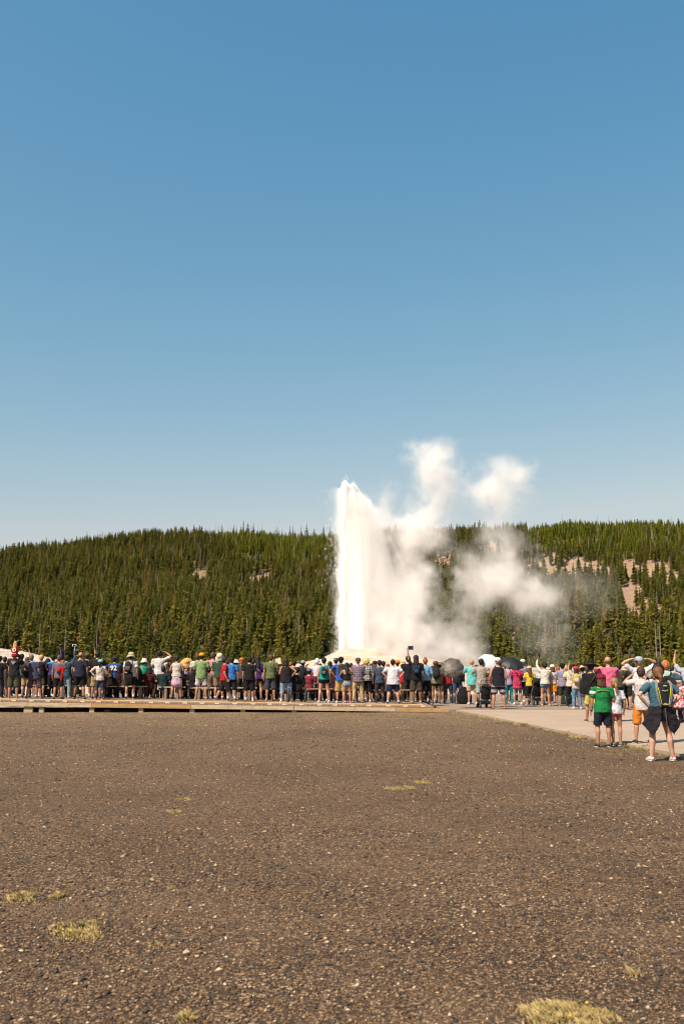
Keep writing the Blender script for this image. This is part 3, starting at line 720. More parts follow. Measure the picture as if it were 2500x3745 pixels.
# fine white mist of falling drops round the jet, streaked along its height
def jet_mist():
    cell = .16; x0, x1 = xat(120), xat(560); y0, y1 = -3.2, 3.4; z0, z1 = -1.2, ztop(325)
    nx, ny, nz = int((x1 - x0) / cell), int((y1 - y0) / cell), int((z1 - z0) / cell)
    X, Y, Z = np.meshgrid(x0 + (np.arange(nx) + .5) * cell, y0 + (np.arange(ny) + .5) * cell, z0 + (np.arange(nz) + .5) * cell, indexing='ij')
    sh = X.shape; st = vnoise(sh, (5, 5, 55), 91) * .55 + vnoise(sh, (2.6, 2.6, 26), 92) * .45
    fr = fractal(sh, 9, 93, 4, .6)
    qx = 1.568 * ((X + VX) / D * F + CX - 1150); qy = 345 + (ztop(345) - Z) / ((ztop(345) - ztop(1345)) / 1000.0)
    qx = qx + (fr - .5) * 16
    top = np.interp(qx, [140, 152, 160, 172, 182, 195, 210, 222, 235, 250, 280, 310, 330, 360, 390, 420, 460, 550], [620, 430, 362, 338, 372, 398, 376, 358, 388, 402, 418, 438, 460, 510, 580, 680, 860, 1200])
    left = np.interp(qy, [330, 345, 400, 500, 620, 700, 900, 1200, 1400], [166, 160, 158, 160, 163, 165, 153, 147, 148])
    dd = np.clip((qy - top + (st - .5) * 90) / 75.0, 0, 1) * np.clip((qx - left + (st - .5) * 10 + 4) / 12.0, 0, 1) * np.clip(1.3 - np.abs(Y) / 2.6, 0, 1)
    rt = np.interp(qx, [180, 240, 320, 420, 520], [1, .75, .22, .05, 0]); dd = dd * rt * (.45 + st * .8) * np.clip((fr - .1) * 3, .3, 1)
    for ax, nn_ in enumerate(sh[:2]):
        e = np.clip(np.minimum(np.arange(nn_), nn_ - 1 - np.arange(nn_)) / 4.0, 0, 1); q = [1, 1, 1]; q[ax] = nn_; dd = dd * e.reshape(q)
    volgrid('mist', dd * 2.0, x0, y0, z0, cell, parent=gz)
jet_mist()
def steam(name, blobs, seed, dmul, label):
    cell = .31
    B = [(((jx(q[0]) - CX) / F * D), at_y(1300, 1550 + q[1] / 1.568, D).z, q[2] / 1.568 / F * D, q[3], (q[4] if len(q) > 4 else 0)) for q in blobs]
    x0 = min(b[0] - b[2] * 1.5 for b in B); x1 = max(b[0] + b[2] * 1.5 for b in B); z0 = max(0.3, min(b[1] - b[2] * 1.5 for b in B)); z1 = max(b[1] + b[2] * 1.5 for b in B)
    yo = 5.0; y0, y1 = D + yo - 13, D + yo + 13
    nx, ny, nz = int((x1 - x0) / cell), int((y1 - y0) / cell), int((z1 - z0) / cell)
    X, Y, Z = np.meshgrid(x0 + (np.arange(nx) + .5) * cell, y0 + (np.arange(ny) + .5) * cell, z0 + (np.arange(nz) + .5) * cell, indexing='ij')
    X = X.astype(np.float32); Y = Y.astype(np.float32); Z = Z.astype(np.float32); sh = X.shape
    A = 3.3
    X = X + (fractal(sh, 13, seed, 5, .62) - .5) * A * 2; Y = Y + (fractal(sh, 13, seed + 1, 5, .62) - .5) * A * 2; Z = Z + (fractal(sh, 13, seed + 2, 5, .62) - .5) * A * 2
    for q_, W_ in enumerate((X, Y, Z)): W_ += (fractal(sh, 5, seed + 40 + q_, 3, .6) - .5) * 2.4
    dn = np.zeros(sh, np.float32); veil = np.zeros(sh, np.float32); rg = random.Random(seed)
    for bx, bz, r, a, dy in B:
        by = D + yo + dy + rg.uniform(-2.5, 2.5); R_ = r * 1.75
        i0, i1 = max(0, int((bx - R_ * 1.3 - 3 - x0) / cell)), min(nx, int((bx + R_ * 1.3 + 3 - x0) / cell) + 1)
        k0, k1 = max(0, int((bz - R_ * 1.3 - 3 - z0) / cell)), min(nz, int((bz + R_ * 1.3 + 3 - z0) / cell) + 1)
        if i1 <= i0 or k1 <= k0: continue
        s_ = (slice(i0, i1), slice(None), slice(k0, k1))
        d2 = ((X[s_] - bx) ** 2 + ((Y[s_] - by) / 1.15) ** 2 + (Z[s_] - bz) ** 2) / (R_ * R_)
        dn[s_] += a * np.clip(1 - d2 * 1.25, 0, 1) ** 1.6; veil[s_] += a * np.clip(1 - d2 * .62, 0, 1)
    wsp = fractal(sh, 9, seed + 9, 5, .68)
    dn = np.clip(np.minimum(dn, 1.25) - (wsp - .30) * .85, 0, 1.2) * (dn > .001)
    dn = dn + 0.26 * np.minimum(veil, 1.0) * np.clip((wsp - .42) * 4, 0, 1)
    # fade out towards the grid's faces
    for ax, nn_ in enumerate(sh):
        e = np.minimum(np.arange(nn_), nn_ - 1 - np.arange(nn_)) / 5.0; e = np.clip(e, 0, 1); q = [1, 1, 1]; q[ax] = nn_
        if ax == 2: e[: nn_ // 2] = 1
        dn *= e.reshape(q)
    return volgrid(name, dn * dmul, x0, y0, z0, cell, label, 'steam', alb=(.915, .890, .868))
A_ = [(300, 480, 55, .9, 0), (350, 480, 45, .3), (330, 600, 70, .9, -1), (360, 760, 80, 1.0, -2), (380, 880, 80, 1.0, -2), (430, 1020, 90, 1.1, -2), (520, 1130, 80, .8), (400, 380, 60, .22), (440, 400, 50, .16), (390, 470, 60, .3), (300, 560, 60, .9, -3), (400, 560, 70, .5), (480, 600, 75, .45), (560, 610, 80, .65), (640, 620, 75, .6), (700, 660, 65, .42), (760, 660, 45, .25), (740, 720, 50, .25),
      (690, 140, 80, .72), (640, 130, 55, .6), (760, 160, 60, .6), (640, 200, 60, .6), (710, 230, 90, .72), (790, 270, 55, .5), (750, 320, 75, .6), (780, 390, 60, .5), (730, 430, 70, .5), (680, 500, 75, .5), (740, 520, 60, .35), (620, 540, 70, .5), (600, 450, 55, .25), (540, 540, 60, .35),
      (330, 680, 70, .8, -2), (420, 690, 70, .45), (520, 700, 70, .42), (600, 730, 60, .42), (560, 800, 80, .55), (440, 800, 90, .7), (620, 850, 70, .6), (510, 880, 100, .85), (400, 930, 100, 1, -3), (620, 940, 75, .75), (520, 1000, 120, 1), (600, 1060, 60, .7), (440, 1120, 120, 1.1, -3), (560, 1130, 90, .8),
      (500, 1260, 130, 1.1, -4), (600, 1260, 90, .65), (400, 1360, 120, 1.1, -4), (560, 1380, 130, 1, -4), (680, 1290, 90, .42), (760, 1330, 100, .45), (850, 1330, 95, .4), (930, 1310, 75, .32), (690, 1180, 70, .3), (800, 1200, 80, .28), (870, 1190, 90, .32), (700, 1380, 120, .6), (900, 1400, 80, .3), (700, 1020, 50, .22), (260, 1400, 110, .9, -5), (170, 1420, 60, .6, -4)]
B_ = [(1080, 230, 62, .6), (1150, 240, 80, .72), (1230, 260, 62, .65), (1060, 310, 75, .65), (990, 330, 65, .62), (930, 350, 52, .6), (1160, 330, 80, .55), (1040, 390, 80, .58), (960, 410, 55, .45), (1100, 440, 70, .4), (1200, 400, 75, .3), (1260, 360, 45, .3), (1060, 500, 60, .3), (1170, 490, 60, .2),
      (1030, 580, 55, .38), (1100, 590, 85, .5), (1160, 640, 70, .45), (1080, 690, 75, .5), (1130, 740, 65, .5), (1210, 700, 60, .2), (920, 740, 65, .42), (860, 740, 45, .32), (980, 790, 70, .5), (1110, 820, 95, .7), (860, 880, 55, .62), (930, 890, 80, .68), (1030, 900, 95, .8), (1130, 900, 100, .9), (1220, 930, 80, .8), (1200, 980, 90, .72),
      (1290, 980, 85, .65), (1370, 1010, 75, .5), (1430, 1020, 55, .35), (1270, 1050, 65, .42), (960, 980, 70, .5), (1050, 980, 60, .55), (890, 1010, 70, .32), (860, 1090, 80, .26), (930, 1100, 70, .2), (1430, 880, 90, .17), (1530, 930, 100, .16), (1640, 960, 90, .15), (1720, 900, 60, .13), (1300, 800, 70, .17), (1700, 1020, 50, .12),
      (1290, 1180, 90, .17), (1400, 1230, 90, .16), (1340, 1310, 90, .17), (1450, 1120, 80, .15), (1240, 1260, 70, .15)]
steam('steam_cloud', A_, 41, .29, 'thick white steam billowing beside the water column, its top curling into a tall puff')
steam('steam_cloud', B_, 77, .20, 'detached ragged steam cloud drifting over the forest right of the water column')

# ================================================================== BOARDWALK
WOOD = None
def wood_mat(name, stops, rnd=True):
    m, nt, b = new_mat(name); tc = nt.nodes.new('ShaderNodeTexCoord'); mp = nt.nodes.new('ShaderNodeMapping'); mp.inputs['Scale'].default_value = (1.2, 9, 9) if rnd != 'y' else (9, 1.2, 9)
    n1 = nt.nodes.new('ShaderNodeTexNoise'); n1.inputs['Scale'].default_value = 2.2; n1.inputs['Detail'].default_value = 8; n1.inputs['Distortion'].default_value = .6
    nt.links.new(tc.outputs['Object'], mp.inputs[0]); nt.links.new(mp.outputs[0], n1.inputs['Vector'])
    c = ramp(nt, n1.outputs['Fac'], stops); oi = nt.nodes.new('ShaderNodeObjectInfo')
    c = mix(nt, math_n(nt, 'MULTIPLY', oi.outputs['Random'], .38), c, tuple(v * .62 for v in stops[-1][1]))
    n2 = noise(nt, 5, 5)
    c = mix(nt, ramp(nt, n2, [(.5, (0, 0, 0)), (.75, (.35, .35, .35))]), c, (.10, .07, .045))
    nt.links.new(c, b.inputs['Base Color']); b.inputs['Roughness'].default_value = .85; bump(nt, b, n1.outputs['Fac'], .3, .006); return m
DECKW = wood_mat('deck_wood', [(.3, (.17, .11, .075)), (.7, (.33, .225, .155))], 'y')
GREYW = wood_mat('weathered_wood', [(.3, (.38, .28, .17)), (.7, (.58, .46, .31))])
YELW = wood_mat('yellow_wood', [(.3, (.34, .20, .075)), (.7, (.55, .34, .14))])
RAILW = wood_mat('rail_wood', [(.3, (.55, .34, .15)), (.7, (.74, .50, .25))])
PALEB = plain('pale_block', (235, 215, 185), .8)
DY0, DY1 = 34.3, 39.4; DX0, DX1 = -16.8, 3.15
def deck_z(x): return .385 - (x + 11.8) * .0139 if x < 3.2 else .064
br = empty('boardwalk', (0, DY0, 0), 'long low wooden boardwalk the crowd stands on, with yellowish edge rail and pale blocks', 'boardwalk')
def T(x, z, y=0): return (x, y, z)
pm = MB().box((0, 2.55, -.019), (.134, 5.1, .038)).mesh('plank'); pm.materials.append(DECKW)
k = 0; x = DX0
while x < DX1 - .05:
    o = link('plank', pm, None, br, (x + .07, random.uniform(-.012, .012), deck_z(x))); o.rotation_euler = (0, random.uniform(-.006, .006), 0); x += .1475
xs = [DX0, -13.4, at_y(335, 2580, DY0).x, at_y(700, 2580, DY0).x, at_y(1075, 2580, DY0).x, at_y(1448, 2580, DY0).x, at_y(1640, 2580, DY0).x]
for i, (a, b_) in enumerate(zip(xs, xs[1:])):
    w = [GREYW, GREYW, YELW, GREYW, GREYW, YELW][i]; L = b_ - a - .012; mid = (a + b_) / 2; sl = -.0139
    o = MB().box((0, 0, 0), (L, .045, .13)).build('fascia_board', w, br, (mid, -.012, deck_z(mid) - .038 - .067), bevel=.004); o.rotation_euler = (0, math.atan(-sl), 0)
for a, b_, in zip([DX0, -13.0, -8.9, -5.2, -1.4, 2.3], [-13.0, -8.9, -5.2, -1.4, 2.3, 2.75]):
    mid = (a + b_) / 2; o = MB().box((0, 0, 0), (b_ - a - .01, .10, .04)).build('edge_rail', RAILW, br, (mid, .06, deck_z(mid) + .062), bevel=.005); o.rotation_euler = (0, math.atan(.0139), 0)
bmsh = MB().box((0, 0, 0), (.155, .10, .04)).mesh('rail_block'); bmsh.materials.append(PALEB)
for px in list(range(-250, 1640, 62)):
    p = at_y(px - 8 + random.uniform(-6, 6), 2565, DY0); o = link('rail_block', bmsh, None, br, (p.x, .052, deck_z(p.x) + .021)); o.rotation_euler = (0, math.atan(.0139), 0)
for px, w in [(-120, .16), (103, .30), (151, .16), (335, .16), (515, .16), (702, .16), (888, .16), (1075, .16), (1270, .16), (1445, .15), (-330, .16)]:
    p = at_y(px, 2590, DY0); zt = deck_z(p.x) - .038 - .132 + .0
    MB().box((0, 0, (zt - .05) / 2 - .003), (w, .14, zt + .05)).build('support_post', GREYW, br, (p.x, .10, 0), bevel=.006)
for yy_ in (1.6, 3.4, 4.9):
    for a, b_ in zip([-16.8, -10, -3.3], [-10, -3.3, 3.1]):
        o = MB().box((0, 0, 0), (b_ - a - .02, .09, .14)).build('joist', GREYW, br, ((a + b_) / 2, yy_, deck_z((a + b_) / 2) - .038 - .075)); o.rotation_euler = (0, math.atan(.0139), 0)

# benches on the far side of the deck
BENCHW = wood_mat('bench_wood', [(.3, (.27, .20, .14)), (.7, (.42, .33, .24))])
def bench(x0, x1, y, lab):
    z = deck_z((x0 + x1) / 2) if x1 < 3.3 else .064
    e = empty('bench', ((x0 + x1) / 2, y, z), lab, 'bench', 'long wooden benches in front of the standing crowd'); L = x1 - x0
    for k in range(3): MB().box((0, (k - 1) * .13, .44), (L, .12, .045)).build('seat_board', BENCHW if x0 < -3.5 else DECKW, e, bevel=.006)
    for k in range(max(2, int(L / 1.6) + 1)):
        xx_ = -L / 2 + .3 + (L - .6) * k / max(1, int(L / 1.6)); MB().box((xx_, 0, .208), (.10, .34, .416)).build('leg', DECKW, e)
bench(-11.9, -9.9, 38.3, 'bench at the far left behind the man with the child on his shoulders')
bench(-9.3, -7.3, 38.3, 'bench whose pale seat shows between the cream blouse and the 92 jersey')
bench(-6.95, -5.9, 38.3, 'bench whose seat shows to the right of the green shirt with white hat')
bench(-5.7, -3.2, 38.3, 'bench behind the woman in straw sunhat and the yellow cap')
bench(-2.9, -.2, 38.3, 'bench behind the olive shirt and the wheelchair')
bench(.2, 2.9, 38.3, 'bench behind the two plaid shirts')

# ================================================================== PEOPLE
UPP, FOR = .165, .145
POSE = {   # elbow and wrist offsets from the shoulder (x outwards, y forwards, z up), hand direction; in body heights
    'down': ((.028, -.012, -.168), (.036, .02, -.312), (0, .25, -1)),
    'relax': ((.045, -.02, -.160), (.045, .045, -.295), (-.1, .4, -1)),
    'front': ((.05, .0, -.162), (-.035, .125, -.16), (-.8, .5, .1)),
    'phone': ((.075, .06, -.120), (-.035, .155, .0), (-.35, .2, 1)),
    'low': ((.06, .03, -.150), (-.03, .15, -.10), (-.5, .5, .5)),
    'up': ((.065, .06, .128), (.03, .10, .265), (-.2, .05, 1)),
    'reach': ((.035, .10, .12), (.01, .13, .27), (.0, .1, 1)),
    'akimbo': ((.125, -.035, -.105), (.02, -.005, -.225), (-.7, .25, -.5)),
    'shade': ((.135, .05, .065), (.0, .075, .16), (-1, .0, .15)),
    'onhead': ((.155, -.01, .10), (.015, -.055, .165), (-1, -.05, .1)),
    'back': ((.05, -.05, -.155), (-.045, -.075, -.215), (-.8, -.2, -.4)),
    'fold': ((.06, .02, -.16), (-.09, .10, -.13), (-1, .1, .1)),
    'ears': ((.115, .06, -.02), (-.02, .09, .09), (-.6, .1, .8)),
    'legs': ((.05, .09, -.12), (-.01, .20, -.05), (-.5, .6, .2)),
}
def hand_geo(mb, w, d, s, h, side, r):
    """palm, four bent fingers of unequal length, thumb leaving the side of the palm"""
    d = Vector(d).normalized(); ref = Vector((0, 1, 0)) if abs(d.y) < .8 else Vector((0, 0, 1))
    a = (ref - d * ref.dot(d)).normalized(); c = d.cross(a)          # a: across the knuckles, c: palm normal
    pe = w + d * .050 * h
    mb.loft([w - d * .006 * h, w + d * .012 * h, pe], [(.017 * h, .011 * h), (.023 * h, .011 * h), (.026 * h, .009 * h)], 8, ref=a)
    for k, ln in enumerate((.036, .044, .041, .032)):
        o = a * ((k - 1.5) * .0135 * h); p0 = pe - d * .01 * h + o; p1 = p0 + (d * .6 + c * .12 * side) * ln * h * .75 + o * .12; p2 = p1 + (d * .55 + c * .5 * side) * ln * h * .65
        mb.loft([p0, p1, p2], [.0068 * h * r, .0062 * h * r, .005 * h * r], 6)
    t0 = w + d * .016 * h + a * .017 * h; t1 = t0 + (d * .5 + a * .75 + c * .25 * side) * .026 * h; t2 = t1 + (d * .85 + a * .2 + c * .3 * side) * .024 * h
    mb.loft([t0, t1, t2], [.0098 * h * r, .0085 * h * r, .0062 * h * r], 6)

class GB(MB):
    """cloth shapes: tubes that end flat, at a hem"""
    def loft(s, pts, radii, seg=10, cap=False, ref=None): return MB.loft(s, pts, radii, seg, cap, ref)

def P(px, fy, top, label, shirt, bottom, hair, shoes='dark', L='front', Rr='front', hat=None, w=1.0, yaw=0.0, tone=0, stance=.05, stride=0.0, z=None, fem=False, lean=0.0,
      socks=None, sit=None, detail=False, kid=False, bend=0.0, turn=0.0, loc=None, headlean=0.0, H=None):
    """one person. px, fy: where the feet stand and top: where the head ends in the photograph, solved on the ground they stand on"""
    if loc is None:
        zz = z
        if zz is None:
            zz = .064 if px > 1650 else deck_z((px - CX) / F * 36)
        p = at_z(px, fy, zz)
        if z is None and px < 1650:
            for _ in range(3): zz = deck_z(p.x); p = at_z(px, fy, zz)
    else: p = Vector(loc)
    if H is None:
        hatadd = {'sun': .03, 'bucket': .035, 'cap': .012, 'big': .03, 'cowboy': .06}.get(hat[0] if hat else '', 0.008)
        H = (at_y(px, top, p.y).z - p.z) - hatadd * 1.7
        if sit: H = H / (1 - .245 if sit == 'seat' else .56)
    h = H; vx = .013 if detail else .021
    cat = 'child' if kid else 'person'
    e = empty('person', p, label, 'person', None, R(-yaw))
    sk = skin(tone); W = w; sh = .112 * (.92 if fem else 1.0) * (.97 + .03 * W) * (.93 if kid else 1)
    hd = 1.09 if not kid else 1.16
    dz = -.245 if sit == 'seat' else (-.42 if sit == 'carry' else 0.0)
    def q(x, y, zf):
        """apply lean and forward bend above the hips, then scale"""
        t = max(0.0, zf - .5); y2 = y + bend * t; x2 = x + lean * t
        return Vector((x2, y2, zf + dz - abs(bend) * t * .15)) * h
    neck0 = q(0, -.004, .835); headc = q(headlean * .04, .012, .926)
    # ---- joints
    legs = []
    for s in (-1, 1):
        hip = Vector((s * .048 * (1 + (W - 1) * .6), 0, .50 + dz)) * h
        if sit == 'seat': kn = Vector((s * .07, .24, .285)) * h; an = Vector((s * .075, .22, .05)) * h
        elif sit == 'carry': kn = Vector((s * .10, .20, .07)) * h; an = Vector((s * .075, .23, -.15)) * h
        else:
            st = stride * s; kn = Vector((s * (.05 + stance * .45), st * .5 + .012, .285 + (.0 if abs(stride) < .05 else .005))) * h
            an = Vector((s * (.03 + stance), st - .012, .052 + (.045 if stride * s < -.06 else 0))) * h
        legs.append((hip, kn, an))
    arms = []
    for s, po in ((-1, L), (1, Rr)):
        S = q(s * sh, -.002, .800)
        if isinstance(po, str): po = POSE[po]
        el, wr, hv = po; lk = Vector((lean * .0, 0, 0))
        E = S + Vector((el[0] * s, el[1], el[2])) * h; Wp = S + Vector((wr[0] * s, wr[1], wr[2])) * h; hv = Vector((hv[0] * s, hv[1], hv[2]))
        arms.append((S, E, Wp, hv))
    # ---- body: one continuous skin
    b = MB()
    kf = .93 if fem else 1.0
    b.loft([q(0, .0, .495), q(0, .0, .53), q(0, 0, .61), q(0, 0, .70), q(0, 0, .77), q(0, -.004, .812), neck0],
           [(a_ * h, b__ * h) for a_, b__ in [(.082 * W, .062 * W), (.092 * W, .068 * W), ((.080 if fem else .085) * W ** 1.2, .058 * W ** 1.5), (.088 * W, .062 * W), (.098 * kf * W ** .7, .058 * W ** .6), (.078 * kf, .045), (.036, .036)]], 14)
    b.loft([neck0 - Vector((0, 0, .02 * h)), headc - Vector((0, .008 * h, .04 * h))], [.031 * h, .030 * h], 10)
    b.ell(headc + Vector((0, .004 * h, 0)), (.0445 * h * hd, .055 * h * hd, .060 * h * hd), 14, 10)
    b.ell(headc + Vector((0, .016 * h, -.034 * h * hd)), (.033 * h * hd, .035 * h * hd, .032 * h * hd), 10, 8)
    b.loft([headc + Vector((0, .055 * h * hd, .008 * h)), headc + Vector((0, .066 * h * hd, -.012 * h))], [.006 * h, .009 * h], 6)
    for s in (-1, 1): b.ell(headc + Vector((s * .047 * h * hd, -.003 * h, -.006 * h)), (.007 * h, .011 * h, .017 * h), 8, 6)
    for s, (hip, kn, an) in zip((-1, 1), legs):
        t1 = hip + (kn - hip) * .5; c1 = kn + (an - kn) * .32
        b.loft([hip, t1, kn, c1 + Vector((0, -.012 * h, 0)), an, an - Vector((0, 0, .03 * h))], [.050 * h * W, .044 * h * W ** .9, .031 * h * W ** .7, .034 * h * W ** .8, .0205 * h * W ** .4, .02 * h], 10)
        if sit != 'carry' and shoes in ('bare', 'sandal'):
            b.loft([an + Vector((s * .0, -.012 * h, -.038 * h)), an + Vector((s * .008 * h, .05 * h, -.040 * h)), an + Vector((s * .012 * h, .088 * h, -.044 * h))], [(.019 * h, .014 * h), (.024 * h, .012 * h), (.022 * h, .007 * h)], 8)
        else: b.loft([an + Vector((0, -.01 * h, -.032 * h)), an + Vector((s * .006 * h, .05 * h, -.036 * h))], [.016 * h, .012 * h], 8)
    for s, (S, E, Wp, hv) in zip((-1, 1), arms):
        f1 = E + (Wp - E) * .3; ww = W ** .6 * kf
        b.loft([S - Vector((s * .02 * h, 0, .006 * h)), S + (E - S) * .35, E, f1, Wp], [.030 * h * ww, .0265 * h * ww, .0215 * h * ww, .0225 * h * ww, .0145 * h], 10)
        hand_geo(b, Wp, hv, 1, h, s, 1.0 if detail else 1.15)
    body = b.soft('body', sk, e, vx, 0, it=2 if detail else 1)
    if detail:
        for s in (-1, 1): MB().ell(headc + Vector((s * .019 * h, .052 * h * hd, .002 * h)), (.007 * h, .005 * h, .005 * h), 8, 6).build('eye', plain('eye', (60, 45, 38), .3), e, smooth=True)
        MB().ell(headc + Vector((0, .050 * h * hd, -.034 * h)), (.015 * h, .004 * h, .004 * h), 8, 6).build('mouth', plain('lips', (170, 90, 80)), e, smooth=True)
    cv = vx if detail else .024; fold = .036 if detail else .04; fs = .13 if detail else .09
    # ---- upper garment
    def M(c): return c if isinstance(c, bpy.types.Material) else cloth(c)
    if shirt:
        kind, mt_ = shirt[0], M(shirt[1]); t = GB(); hem = shirt[2] if len(shirt) > 2 else (.47 if kind in ('tee', 'long', 'polo') else .50)
        g_ = .012; ex = 1.0 if kind != 'tank' else .96
        zs = [hem, .54, .61, .70, .765, .806]; rs = [(.105 * W, .082 * W), (.101 * W, .078 * W), (.088 * W ** 1.25 if not fem else .083 * W, .066 * W ** 1.5), (.094 * W, .069 * W), (.104 * kf * W ** .7, .066 * W ** .6), (.092 * kf, .052)]
        if hem > .54: zs[1] = hem + .02
        if kind == 'dress': zs = [.30, .42] + zs[1:]; rs = [(.118 * W, .10 * W), (.104 * W, .085 * W)] + rs[1:]
        if kind == 'crop': zs = [.60] + zs[3:]; rs = [rs[2]] + rs[3:]
        if kind == 'tube': zs = [.57, .64, .72]; rs = [(.087, .066), (.09, .068), (.094, .068)]
        t.loft([q(0, -.002, zf) for zf in zs], [(a_ * h + (g_ if not kid else .008), b__ * h + (g_ if not kid else .008)) for a_, b__ in rs], 16)
        if kind in ('tee', 'long', 'polo', 'crop', 'jacket', 'dresst'):
            t.loft([q(0, -.004, .80), q(0, -.004, .832)], [(.07 * h, .046 * h), (.047 * h, .044 * h)], 12)
            sl = 1.0 if kind in ('long', 'jacket') else .55
            for s, (S, E, Wp, hv) in zip((-1, 1), arms):
                pts = [S - Vector((s * .035 * h, 0, .004 * h)), S + Vector((s * .002 * h, 0, .0))]
                rr = [.041 * h, .040 * h * W ** .5]
                if sl == 1.0: pts += [E, Wp - (Wp - E) * .08]; rr += [.031 * h, .023 * h]
                else: pts += [S + (E - S) * .72]; rr += [.040 * h * W ** .4]
                t.loft(pts, rr, 12)
        elif kind in ('tank', 'dress', 'vest'):
            for s in (-1, 1): t.loft([q(s * .062, -.004, .79), q(s * .050, -.004, .826)], [(.022 * h, .045 * h), (.016 * h, .036 * h)], 8)
            if kind == 'vest': t.loft([q(-.06, -.004, .815), q(.06, -.004, .815)], [.026 * h, .026 * h], 10)
        nm = {'tee': 'shirt', 'long': 'shirt', 'polo': 'polo_shirt', 'tank': 'tank_top', 'dress': 'dress', 'vest': 'sleeveless_shirt', 'jacket': 'jacket', 'tube': 'tube_top', 'crop': 'crop_top'}.get(kind, 'shirt')
        t.soft(nm, mt_, e, cv, fold, fs, it=1)
    # ---- lower garment
    if bottom:
        kind, mt_ = bottom[0], M(bottom[1]); t = GB()
        t.loft([q(0, 0, .545), Vector((0, 0, .50 + dz)) * h, Vector((0, 0, .452 + dz)) * h], [(.088 * W * h + .004, .068 * W * h + .004), (.095 * W * h + .004, .075 * W * h + .004), (.092 * W * h, .07 * W * h)], 14)
        if kind == 'skirt' or kind == 'longskirt':
            zb = .34 if kind == 'skirt' else .12
            t.loft([Vector((0, 0, .5)) * h, Vector((0, 0, zb)) * h], [(.10 * W * h, .08 * W * h), (.125 * W * h, .105 * W * h)], 16)
        else:
            for s, (hip, kn, an) in zip((-1, 1), legs):
                r0 = .062 * W * h + .004; knr = .045 * h * W ** .8
                if kind == 'shorts': pts = [hip, hip + (kn - hip) * .55, kn + (hip - kn) * .06]; rr = [r0, .058 * W * h, .056 * h * W ** .9]
                elif kind == 'long_shorts': pts = [hip, hip + (kn - hip) * .6, kn + (an - kn) * .16]; rr = [r0, .060 * W * h, .060 * h * W ** .9]
                elif kind == 'short_shorts': pts = [hip, hip + (kn - hip) * .34]; rr = [r0, .060 * W * h]
                elif kind == 'capri': pts = [hip, hip + (kn - hip) * .6, kn, kn + (an - kn) * .5]; rr = [r0, .053 * W * h, knr, .046 * h]
                elif kind == 'leggings': pts = [hip, hip + (kn - hip) * .6, kn, kn + (an - kn) * .35, an + (kn - an) * .12]; rr = [r0 * .93, .050 * W * h, .037 * h * W ** .7, .039 * h * W ** .7, .025 * h]
                else: pts = [hip, hip + (kn - hip) * .6, kn, kn + (an - kn) * .5, an - Vector((0, 0, .012 * h))]; rr = [r0, .055 * W * h, knr, .041 * h * W ** .6, .037 * h]
                t.loft(pts, rr, 12)
        t.soft({'skirt': 'skirt', 'longskirt': 'skirt', 'pants': 'trousers', 'capri': 'cropped_trousers', 'leggings': 'leggings'}.get(kind, 'shorts'), mt_, e, cv, fold * .8, fs, it=1)
    # ---- shoes and socks
    if sit != 'carry' and shoes not in ('bare',):
        sc = {'dark': (38, 36, 38), 'white': (232, 226, 220), 'grey': (120, 112, 104), 'brown': (105, 75, 52), 'pink': (226, 110, 110), 'tan': (190, 160, 120), 'sandal': (88, 62, 44), 'navy': (40, 48, 70)}
        key = shoes if shoes in sc else 'dark'; mt_ = plain('shoe_' + key, sc[key], .7)
        for s, (hip, kn, an) in zip((-1, 1), legs):
            t = MB(); c = an + Vector((s * .004 * h, 0, -.052 * h)); tl = an.z - .052 * h
            if shoes == 'sandal':
                t.loft([c + Vector((0, -.035 * h, .006)), c + Vector((0, .02 * h, .006)), c + Vector((s * .012 * h, .095 * h, .006))], [(.022 * h, .006 * h), (.025 * h, .006 * h), (.024 * h, .006 * h)], 10)
                t.build('sandal', mt_, e, smooth=True)
                MB().loft([c + Vector((-.026 * h, .05 * h, .012 * h)), c + Vector((0, .05 * h, .030 * h)), c + Vector((.030 * h, .05 * h, .012 * h))], [.006 * h] * 3, 6).build('strap', mt_, e)
            else:
                t.loft([c + Vector((0, -.034 * h, .028 * h)), c + Vector((0, -.01 * h, .030 * h)), c + Vector((s * .006 * h, .045 * h, .024 * h)), c + Vector((s * .012 * h, .098 * h, .016 * h))], [(.021 * h, .022 * h), (.025 * h, .028 * h), (.028 * h, .022 * h), (.023 * h, .013 * h)], 10)
                so = t.build('shoe', mt_, e, smooth=True)
                MB().loft([c + Vector((0, -.036 * h, .006 * h)), c + Vector((s * .006 * h, .04 * h, .006 * h)), c + Vector((s * .012 * h, .102 * h, .006 * h))], [(.026 * h, .006 * h), (.031 * h, .006 * h), (.025 * h, .006 * h)], 10).build('sole', plain('sole', (225, 218, 208), .7), so, smooth=True)
    if socks:
        for s, (hip, kn, an) in zip((-1, 1), legs):
            MB().loft([an - Vector((0, 0, .03 * h)), an + Vector((0, 0, .005 * h)), an + (kn - an) * socks[1]], [.024 * h, .0235 * h, .029 * h], 10, cap=False).build('sock', M(socks[0]), e, smooth=True)
